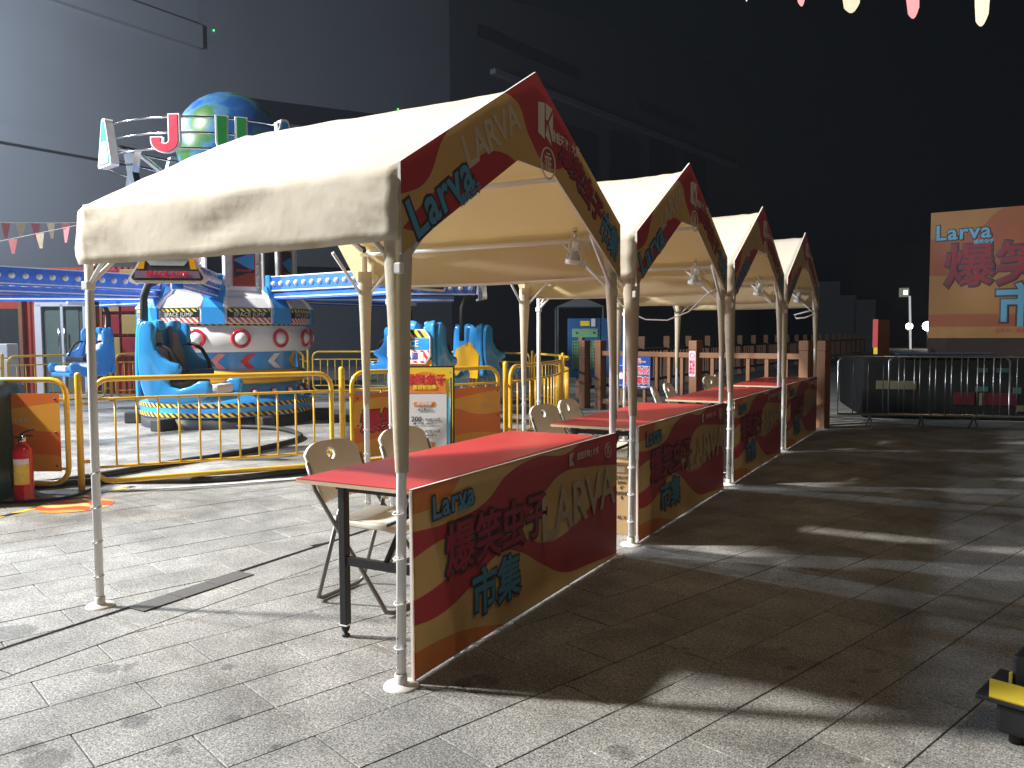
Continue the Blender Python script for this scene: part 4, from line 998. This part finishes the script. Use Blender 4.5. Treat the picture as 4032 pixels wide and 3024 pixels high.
m_sblue = mat('sign_blue', (.012, .07, .36), .4); m_sred = mat('sign_red_ink', (.60, .02, .05), .5); m_swhite = mat('sign_white_ink', (.75, .75, .78), .5)
q = MB(); q.prism([(0, 0), (.82, 0), (.82, .55), (0, .55)], .006); q.build('sign_plate', m_sblue, bs)
q = MB()
for c_, d_ in (((.41, .03), (.78, .008)), ((.41, .385), (.78, .008)), ((.02, .2075), (.008, .355)), ((.80, .2075), (.008, .355))): q.box((c_[0], -.001, c_[1]), (d_[0], .003, d_[1]))
q.build('white_border', m_swhite, bs)
text('温馨提示—', .105, m_sred, bs, T(.44, -.004, .465), .003, 1.1, outline=m_swhite, ow=.006)
text('水域危险', .145, m_sred, bs, T(.50, -.004, .292), .004, 1.0, outline=m_swhite, ow=.007)
text('禁止攀爬', .145, m_sred, bs, T(.50, -.004, .122), .004, 1.0, outline=m_swhite, ow=.007)
q = MB(); q.tube([(.115 + .07 * math.cos(j * PI / 10), -.003, .2 + .07 * math.sin(j * PI / 10)) for j in range(20)], .009, 5, closed=True); q.build('prohibition_ring', m_sred, bs)
q = MB(); q.lathe([(0, .002), (.066, .002)], 20, M=T(.115, -.001, .2) @ RX(PI / 2)); q.build('ring_disc', m_swhite, bs)
text('管理处宣', .03, m_swhite, bs, T(.66, -.004, .012), .0005)
ps = thing('post_notice', 'small pink and white notice on the middle timber post', 'notice', (WP[2][0] + math.sin(R(-22)) * .086, WP[2][1] - math.cos(R(-22)) * .086, .70), R(-22))
q = MB(); q.prism(rtri(.068, .068, .42, .02), .004); q.build('notice_plate', mat('notice_pink', (.72, .50, .58), .5), ps)
text('禁后\n止果\n攀自\n爬负', .058, m_sred, ps, T(0, -.003, .15), .001, 1.0, 1.0)
q = MB(); q.tube([(.042 * math.cos(j * PI / 8), -.003, .345 + .042 * math.sin(j * PI / 8)) for j in range(16)], .004, 4, closed=True); q.build('prohibition_ring', m_sred, ps)
# second railing further along the water
fr = thing('far_railing', 'row of timber posts with dark rails receding along the water', 'railing')
FR0, FR1 = Vector((-7.6, 16.5, 0)), Vector((-6.3, 58, 0)); dd = (FR1 - FR0)
for k in range(24):
    p = FR0 + dd * (k / 23)
    q = MB(); q.box((p.x, p.y, .55), (.15, .15, 1.1)); q.box((p.x, p.y, 1.22), (.17, .17, .24)); q.build('post', m_wood, fr)
for z_ in (1.0, .2): q = MB(); q.tube([tuple(FR0 + Vector((0, 0, z_))), tuple(FR1 + Vector((0, 0, z_)))], .04, 4); q.build('rail', m_darkgrey, fr)
bal = MB().box((0, 0, .6), (.04, .04, .8)).mesh('baluster', m_wood)
for k in range(160):
    p = FR0 + dd * (k / 160); obj('baluster', bal, fr, T(p.x, p.y, 0))

# blue and green cabinet with its frame shelter
cb = thing('metal_cabinet', 'blue and green metal cabinet with a yellow plate behind the timber posts', 'cabinet', (-7.82, 16.32, 0), R(24.6))
m_cblue = mat('cabinet_blue', (.018, .10, .26), .5, var=.15); m_cgreen = mat('cabinet_green', (.16, .36, .20), .5, var=.12)
q = MB(); q.box((.36, .3, 1.1), (.72, .6, 1.3), bev=.01); q.build('cabinet_body', m_cblue, cb)
q = MB(); q.box((.72 + .32, .3, 1.1), (.6, .6, 1.3), bev=.01); q.build('cabinet_body', m_cblue, cb)
q = MB(); q.box((.38, -.004, 1.43), (.56, .014, .19), bev=.003); q.build('drawer_front', m_cgreen, cb)
for x_ in (.19, .57): q = MB(); q.lathe([(.018, 0), (.018, .02), (0, .022)], 8, M=T(x_, -.011, 1.44) @ RX(PI / 2)); q.build('knob', m_black, cb)
q = MB(); q.box((.38, -.004, .95), (.56, .012, .62)); q.build('mesh_panel', m_cgreen, cb)
for k in range(9): q = MB(); q.box((.38, -.012, .66 + .07 * k), (.56, .006, .008)); q.build('grille_bar', m_darkgrey, cb)
for k in range(10): q = MB(); q.box((.12 + .058 * k, -.013, .95), (.007, .006, .60)); q.build('grille_bar', m_darkgrey, cb)
q = MB(); q.box((.38, -.006, 1.64), (.20, .012, .11)); q.build('yellow_plate', m_pby, cb)
q = MB(); q.box((.56, -.006, 1.66), (.09, .010, .17)); q.build('paper_notice', m_whitepad, cb)
fs_ = thing('frame_shelter', 'dark grey gabled frame shelter over the blue cabinet', 'shelter', (-8.45, 17.1, 0), R(29.5))
m_fg = mat('shelter_grey', (.10, .12, .13), .6)
for x_ in (0, 1.05):
    for y_ in (0, 1.0): q = MB(); q.box((x_, y_, 1.02), (.035, .035, 2.04)); q.build('post', m_fg, fs_)
q = MB(); q.prism([(-.05, 2.04), (1.10, 2.04), (.53, 2.28)], 1.05, M=T(0, -.03, 0)); q.build('gable_roof', m_fg, fs_)

# ------------------------------------------------------------------ right side : steel barrier, pool, banners
def barrier(x, y, rz, label):
    t = thing('crowd_barrier', label, 'barrier', (x, y, 0), rz, 'steel crowd barriers')
    Lb = 2.3
    loop = [(.0, .19), (Lb, .19), (Lb, .98), (Lb - .06, 1.05), (.06, 1.05), (0, .98)]
    q = MB(); q.tube([(a_, 0, b_) for a_, b_ in loop], .018, 8, closed=True); q.build('frame', m_steel, t)
    bm_ = MB().tube([(0, 0, .19), (0, 0, 1.05)], .0075, 6).mesh('bar', m_steel)
    for k in range(1, 11): obj('bar', bm_, t, T(Lb * k / 11, 0, 0))
    for x_ in (.45, Lb - .45):
        q = MB(); q.tube([(x_, -.25, .01), (x_, -.2, .03), (x_, 0, .19), (x_, .2, .03), (x_, .25, .01)], .014, 6); q.build('foot', m_steel, t)
barrier(-1.76, 13.02, R(15.5), 'stainless crowd barrier standing beside the timber end posts')
barrier(-1.10, 13.42, R(10), 'stainless crowd barrier overlapping behind another one before the pool')
pool = thing('inflatable_pool', 'dark inflatable pool with coloured wall patches behind the steel barrier', 'pool', (-1.6, 14.6, 0), R(14))
m_pool = mat('pool_vinyl', (.008, .009, .009), .9, var=.3, spec=.1); pc = [mat('pool_teal', (0.022, 0.061, 0.058), .4), mat('pool_red', (0.047, 0.004, 0.007), .4), mat('pool_blue', (0.009, 0.029, 0.061), .4), mat('pool_cream', (0.081, 0.076, 0.050), .5)]
rim = [(0, .0), (5, .0), (5, 3), (0, 3)]
for k, (x_, y_, w_, d_) in enumerate(((2.5, 0, 5, .2), (2.5, 3, 5, .2), (.1, 1.5, .2, 2.8), (4.9, 1.5, .2, 2.8))):
    q = MB(); q.box((x_, y_, .50), (w_, d_, 1.0), bev=.06); q.build('pool_wall', m_pool, pool)
q = MB(); q.box((2.5, 1.5, .75), (4.6, 2.75, .02)); q.build('water', mat('pool_water', (.02, .05, .07), .08), pool)
for x_, z_, w_, h_, c_ in ((1.75, .80, .16, .07, 0), (2.05, .80, .2, .07, 0), (2.5, .80, .22, .07, 0), (1.75, .50, .18, .08, 0), (2.25, .48, .12, .10, 0), (1.5, .34, .3, .2, 1), (2.0, .34, .5, .2, 1), (2.9, .34, .5, .1, 1), (1.78, .34, .12, .2, 3), (2.55, .2, .24, .12, 3), (2.3, .2, .10, .10, 3), (3.0, .2, .25, .12, 3), (.5, .55, .6, .14, 3)):
    q = MB(); q.box((x_, -.105, z_), (w_, .02, h_), bev=.006); q.build('colour_patch', pc[c_], pool)
q = MB(); q.box((1.2, -.05, 1.06), (1.4, .3, .03), M=RZ(0), bev=.01); q.build('rim_cover', pc[2], pool)
# big backdrop banner
bn = thing('backdrop_banner', 'large orange backdrop banner with red characters and blue lettering above the pool', 'banner', (-.80, 18.13, 0), R(-6.0))
BW, BH = 3.6, 2.45
m_bn = wave_print('backdrop_print', [[(0, .79), (.12, .80), (.22, .84), (.32, .98), (.5, 1.1), (1, 1.1)], [(0, .50), (.12, .50), (.3, .53), (.6, .60), (1, .55)], [(0, .19), (.2, .19), (.6, .18), (1, .2)]], [(.25, .125, .035), (.22, .065, .025), (.25, .125, .035), (.22, .065, .025)], BW, BH, trans=0)
# lower yellow band is the last wave
q = MB(); q.prism([(0, 0), (BW, 0), (BW, BH), (0, BH)], .06, 0, 1); q.build('printed_face', [m_bn, m_foam], bn, M=T(0, 0, 1.29))
bf = lambda x_, z_: T(x_, -.002, 1.29 + z_)
q = MB(); q.prism([(0, 0), (BW, 0), (BW, .22), (0, .22)], .003); q.build('lower_band', mat('backdrop_yellow', (.25, .125, .035), .5), bn, M=bf(0, 0) @ T(0, -.003, 0))
text('Larva', .40, m_blueink, bn, bf(.56, 2.03), .008, 1.1, outline=m_outline, ow=.018)
text('爆笑虫子', .86, mat('banner_red', (.17, .012, .02), .5), bn, bf(1.98, 1.34), .014, 1.0, outline=m_outline, ow=.03)
text('市集', .86, m_blueink, bn, bf(1.98, .55), .018, 1.0, outline=m_outline, ow=.03)
text('主办方：金铂天地 | 大东', .085, m_redink, bn, bf(1.6, .14) @ T(0, -.004, 0), .001)
text('爆笑虫子', .085, m_blueink, bn, bf(.92, 1.83), .003)
q = MB(); q.box((BW / 2, .03, .80), (BW, .05, .96)); q.build('shade_strip', mat('shade_strip_brown', (.018, .007, .005), .8), bn)  # dark brown strip paints in the shade at the foot of the banner
for x_ in (.15, 1.8, 3.4): q = MB(); q.box((x_, .10, 1.5), (.06, .06, 3.0)); q.build('support_post', m_darkgrey, bn)
# small red/yellow edged stand
rs = thing('banner_stand', 'narrow banner stand with red and yellow edge beside the backdrop', 'banner', (-1.57, 16.40, 0), R(78))
q = MB(); q.box((.0, .0, .5), (.05, .03, 1.0)); q.build('post', m_darkgrey, rs)
m_rse = mat('stand_red', (.55, .06, .05), .5)
q = MB(); q.box((0, .02, 1.39), (.012, .09, .52)); q.build('red_edge', m_rse, rs)
q = MB(); q.box((0, .01, 1.07), (.012, .07, .12)); q.build('yellow_edge', m_pby, rs)
q = MB(); q.box((.40, .02, 1.25), (.78, .02, .80)); q.build('banner_face', mat('stand_brown', (.16, .06, .02), .6), rs)

# ------------------------------------------------------------------ bunting
m_bp = mat('bunting_pink', (.62, .20, .20), .7, var=.3, scale=14, trans=.2); m_bc = mat('bunting_cream', (.66, .54, .36), .7, var=.3, scale=14, trans=.2); m_bcord = mat('bunting_cord', (.5, .45, .38), .8)
def bunting(A, B, n, w, h, sagv, label, rounded, name='bunting_string'):
    A = Vector(A); B = Vector(B); t = thing(name, label, 'bunting')
    P = lambda s_: A.lerp(B, s_) - Vector((0, 0, sagv * 4 * s_ * (1 - s_)))
    q = MB(); q.tube([tuple(P(j / 20)) for j in range(21)], .006, 5); q.build('cord', m_bcord, t)
    d = (B - A); ang = math.atan2(d.y, d.x)
    for k in range(n):
        p = P((k + .5) / n)
        if rounded: poly = [(-w / 2, 0), (-w * .42, -h * .6)] + [(-w * .36 + w * .72 * j / 6, -h * (.86 + .14 * math.sin(PI * j / 6))) for j in range(7)] + [(w * .42, -h * .6), (w / 2, 0)]
        else: poly = [(-w / 2, 0), (-w * .16, -h), (w * .16, -h), (w / 2, 0)]
        q = MB(); nn = len(poly); tw = random.uniform(-.5, .5)
        q.prism(poly[::-1], .002); o = q.build('flag', (m_bp, m_bc)[k % 2], t, M=T(*p) @ RZ(ang + tw) @ RX(random.uniform(-.15, .15)))
bunting((-2.28, 7.37, 4.80), (1.02, 5.07, 3.06), 8, .17, .36, .0, 'pink and cream bunting overhead, above the paved aisle', True)
bunting((-17.2, 8.8, 3.66), (-14.4, 10.4, 3.66), 11, .17, .30, .03, 'upper string of pink and cream bunting before the red shed', False)
bunting((-15.4, 7.5, 2.86), (-13.4, 8.65, 3.32), 5, .15, .26, .0, 'lower slanting string of bunting before the red shed', False)

# ------------------------------------------------------------------ red shed behind the ride
m_shed = mat('red_corrugated', (.42, .06, .035), .55, var=.2, scale=5)
A = Vector((-23.2, 10.1, 0)); B = Vector((-16.6, 13.5, 0)); sd = B - A; sang = math.atan2(sd.y, sd.x); SL = sd.length
sh = thing('red_shed', 'red corrugated metal shed with glass door behind the ride', 'shed', tuple(A), sang)
q = MB(); q.box((SL / 2, 1.5, 1.55), (SL, 2.9, 3.1)); q.build('shed_body', m_shed, sh)
openings = [(2.60, 3.15), (3.55, 4.85)]
k = 0; x = .05
rib = MB().add([(0, 0, 0), (.03, -.03, 0), (.08, -.03, 0), (.11, 0, 0), (0, 0, 3.1), (.03, -.03, 3.1), (.08, -.03, 3.1), (.11, 0, 3.1)], [(0, 1, 5, 4), (1, 2, 6, 5), (2, 3, 7, 6)]).mesh('corrugation', m_shed)
while x < SL - .1:
    if not any(a - .15 < x < b + .05 for a, b in openings): obj('corrugation', rib, sh, T(x, .045, 0))
    x += .155
q = MB(); q.box((2.87, .03, 1.05), (.55, .04, 2.1)); q.build('dark_door', m_darkgrey, sh)
dg = MB(); dg.box((4.2, .02, 1.1), (1.30, .05, 2.2)); d_ = dg.build('door_recess', mat('door_grey', (.12, .13, .12), .4), sh)
for x_, w_ in ((3.62, .16), (4.22, .06), (4.80, .10)): q = MB(); q.box((x_, -.03, 1.1), (w_, .06, 2.2)); q.build('door_frame', m_whitepad, d_)
q = MB(); q.box((4.2, -.03, 2.2), (1.3, .06, .10)); q.build('door_frame', m_whitepad, d_)
for x_ in (4.0, 4.42): q = MB(); q.box((x_, -.012, 1.1), (.4, .01, 2.1)); q.build('glass_pane', mat('door_glass', (.16, .20, .18), .06, var=.1), d_)
for x_ in (4.15, 4.29): q = MB(); q.tube([(x_, -.08, .7), (x_, -.08, 1.6)], .018, 6); q.build('door_pull', m_chrome, d_)
m_sq1 = mat('tile_red', (.36, .03, .04), .5); m_sq2 = mat('tile_tan', (.50, .34, .12), .5)
for r_ in range(4):
    for c_ in range(4):
        q = MB(); q.box((5.45 + .46 * c_, -.04, 1.15 + .55 * r_), (.40, .03, .47), bev=.012); q.build('wall_plaque', m_sq1 if (r_ + c_) % 2 else m_sq2, sh)
lt = [(3.18, .09), (5.0, .14), (5.2, .06), (1.5, .1)]
for x_, w_ in lt: q = MB(); q.box((x_, -.02, 1.55), (w_, .08, 3.1)); q.build('frame_post', mat('rust_frame', (.28, .12, .06), .6), sh)
def on_shed(u, off): p = A + sd.normalized() * u + Vector((math.sin(sang), -math.cos(sang), 0)) * off; return p
p = on_shed(3.35, .9)
fz = thing('white_boxes', 'two stacked white foam boxes before the red shed door', 'boxes', (p.x, p.y, 0), sang)
for z_, h_ in ((.45, .9), (1.08, .34)): q = MB(); q.box((0, 0, z_), (.36, .4, h_), bev=.02); q.build('foam_box', m_whitepad, fz)
p = on_shed(2.9, 1.0)
yl = thing('game_stand', 'slim yellow stand with two round discs beside the white boxes', 'stand', (p.x, p.y, 0), sang)
q = MB(); q.tube([(0, 0, 0), (0, 0, 1.6)], .03, 8); q.build('pole', m_yellow, yl)
for z_, x_ in ((1.62, .03), (1.22, -.04)): q = MB(); q.lathe([(0, .02), (.09, .02), (.09, 0), (0, 0)], 16, M=T(x_, -.03, z_) @ RX(PI / 2)); q.build('disc', mat('disc_yellow', (.85, .75, .03), .4), yl)
p = on_shed(5.35, .7)
ld = thing('step_ladder', 'white aluminium step ladder leaning by the red shed', 'ladder', (p.x, p.y, 0), sang)
for s_ in (-.18, .18): q = MB(); q.tube([(s_, 0, 0), (s_ * .8, .35, 1.9)], .022, 6); q.build('stile', m_steel, ld)
for k in range(6): q = MB(); q.box((0, .05 + .05 * k, .27 * (k + 1)), (.34, .08, .025)); q.build('rung', m_steel, ld)

# ------------------------------------------------------------------ buildings
m_conc = mat('grey_cladding', (.21, .22, .235), .7, var=.14, scale=.3, bump=.05, bscale=3)
m_conc2 = mat('grey_cladding_pale', (.30, .31, .33), .7, var=.1, scale=.3)
m_conc3 = mat('dark_cladding', (.095, .10, .11), .7, var=.15, scale=.3)
m_win = mat('dark_window_glass', (.012, .014, .018), .15, var=.2)
def facade(name, label, A, B, h, m, depth=6):
    A = Vector((*A, 0)); B = Vector((*B, 0)); d = B - A
    t = thing(name, label, 'building', tuple(A), math.atan2(d.y, d.x)); L_ = d.length
    q = MB(); q.box((L_ / 2, depth / 2, h / 2), (L_, depth, h)); q.build('wall', m, t)
    return t, L_
t1, L1 = facade('mall_building', 'large grey clad building with slab ledges behind the red shed', (-30.5, -10), (-28.0, 23.5), 30, m_conc)
def fbox(t, name, x, z, w, h, d, m): q = MB(); q.box((x, -d / 2, z), (w, d, h)); return q.build(name, m, t)
fbox(t1, 'ledge', L1 / 2, 8.2, L1, .55, .25, m_conc); fbox(t1, 'ledge', L1 / 2, 13.6, L1, .9, .3, m_conc); fbox(t1, 'pale_panel', 22.3, 5.0, 5.6, 5.4, .25, m_conc2)
fbox(t1, 'ledge', L1 / 2, 3.4, L1, .35, .2, m_conc)
t2, L2 = facade('link_building', 'tall dark building between the grey mall and the curved block', (-28.0, 23.5), (-22, 33), 30, m_conc3)
for z_ in (4.0, 7.5, 11.0): fbox(t2, 'window_band', L2 / 2, z_, L2 - .8, .9, .04, m_win)
for x_, z_ in ((.6, 14.0), (8.6, 11.8)):
    q = MB(); q.lathe([(0, .03), (.03, .02), (.035, 0)], 8, M=T(x_, -.05, z_) @ RX(PI / 2)); q.build('green_indicator', mat('green_led', (.05, .9, .15), .3, emit=3), t2)
t3 = thing('curved_block', 'dark building with a sloping roofline and tall poster windows behind the canopies', 'building', (-22, 33, 0), math.atan2(38.5, 6))
q = MB(); q.prism([(0, 0), (39, 0), (39, 17), (37.5, 21), (34, 22.2), (20, 20.8), (4.5, 18.6), (0, 18.2)], 8); q.build('wall', m_conc3, t3)
for k in range(5): fbox(t3, 'poster_window', 6.2 + k * 5.0, 8.6 + .55 * k, 3.6, 8.4, .04, m_win)
for x_, z_, w_ in ((6.5, 16.4, 9), (22, 16.2, 8)): fbox(t3, 'roof_slot', x_, z_, w_, .6, .05, m_win)
fbox(t3, 'cornice', 18, 14.6, 30, .25, .35, m_conc)
# far things across the water
m_lit = mat('lit_window', (1, .95, .80), .5, emit=2.5); m_far = mat('far_pale_wall', (.22, .22, .22), .8)
fbd = thing('far_building', 'pale stepped building far off beyond the timber railing', 'building', (-11.87, 74.17, 0), R(9))
for x_, w_, h_ in ((.9, 1.9, 5.8), (2.5, 1.3, 4.6), (3.8, 1.7, 4.2)): q = MB(); q.box((x_, 1.5, h_ / 2), (w_, 3, h_)); q.build('wall', m_far, fbd)
tw = thing('far_tower', 'dark far building with one lit window beyond the backdrop', 'building', (-8.5, 90, 0), R(5))
q = MB(); q.box((2, 3, 5), (9, 6, 10)); q.build('wall', mat('far_dark_wall', (.02, .02, .02), .8), tw)
q = MB(); q.box((2.3, -.03, 5.4), (.9, .06, .9)); w_ = q.build('window', mat('window_dim', (.3, .32, .25), .4, emit=.35), tw)
q = MB(); q.box((2.45, -.08, 5.4), (.36, .04, .42)); q.build('pane', m_lit, w_)
def far_lamp(x, y, z, r, label, post=True):
    t = thing('far_lamp', label, 'lamp', (x, y, 0), 0)
    q = MB(); q.lathe([(r * math.cos(R(-90 + 30 * j)), r * math.sin(R(-90 + 30 * j))) for j in range(7)], 10, M=T(0, 0, z)); q.build('lamp_head', mat('far_lamp_glow', (1, .96, .88), .5, emit=14), t)
    q = MB(); q.tube([(0, .1, 0), (0, .1, z)], .05, 5); q.build('post', m_darkgrey, t)
far_lamp(-4.9, 78, 1.95, .28, 'bright round far lamp, first beside the lit far mast'); far_lamp(-3.5, 78, 1.95, .40, 'bright far lamp, larger one in the middle of three'); far_lamp(-2.05, 78, 1.95, .36, 'bright far lamp touching the backdrop edge'); far_lamp(-9.8, 60, 3.6, .12, 'tiny far lamp beside the banner stand')
mt_ = thing('lit_mast', 'thin white lit mast among the far lamps', 'mast', (-4.7, 77, 0))
q = MB(); q.tube([(0, 0, 0), (-.15, 0, 4.5)], .09, 6); q.build('mast', mat('mast_white', (.8, .8, .78), .5, emit=.5), mt_)

# ------------------------------------------------------------------ haze in the lamp light
hz = MB(); hz.box((-8, 45, 15.2), (84, 124, 32.6))
hm = bpy.data.materials.new('haze_air'); hm.use_nodes = True; hn = hm.node_tree; hn.nodes.remove(hn.nodes['Principled BSDF'])
pv = hn.nodes.new('ShaderNodeVolumePrincipled'); pv.inputs['Color'].default_value = (.80, .88, 1, 1); pv.inputs['Density'].default_value = .0007; pv.inputs['Anisotropy'].default_value = .2
hn.links.new(pv.outputs[0], hn.nodes['Material Output'].inputs['Volume'])
ho = hz.build('haze', hm); ho['kind'] = 'stuff'
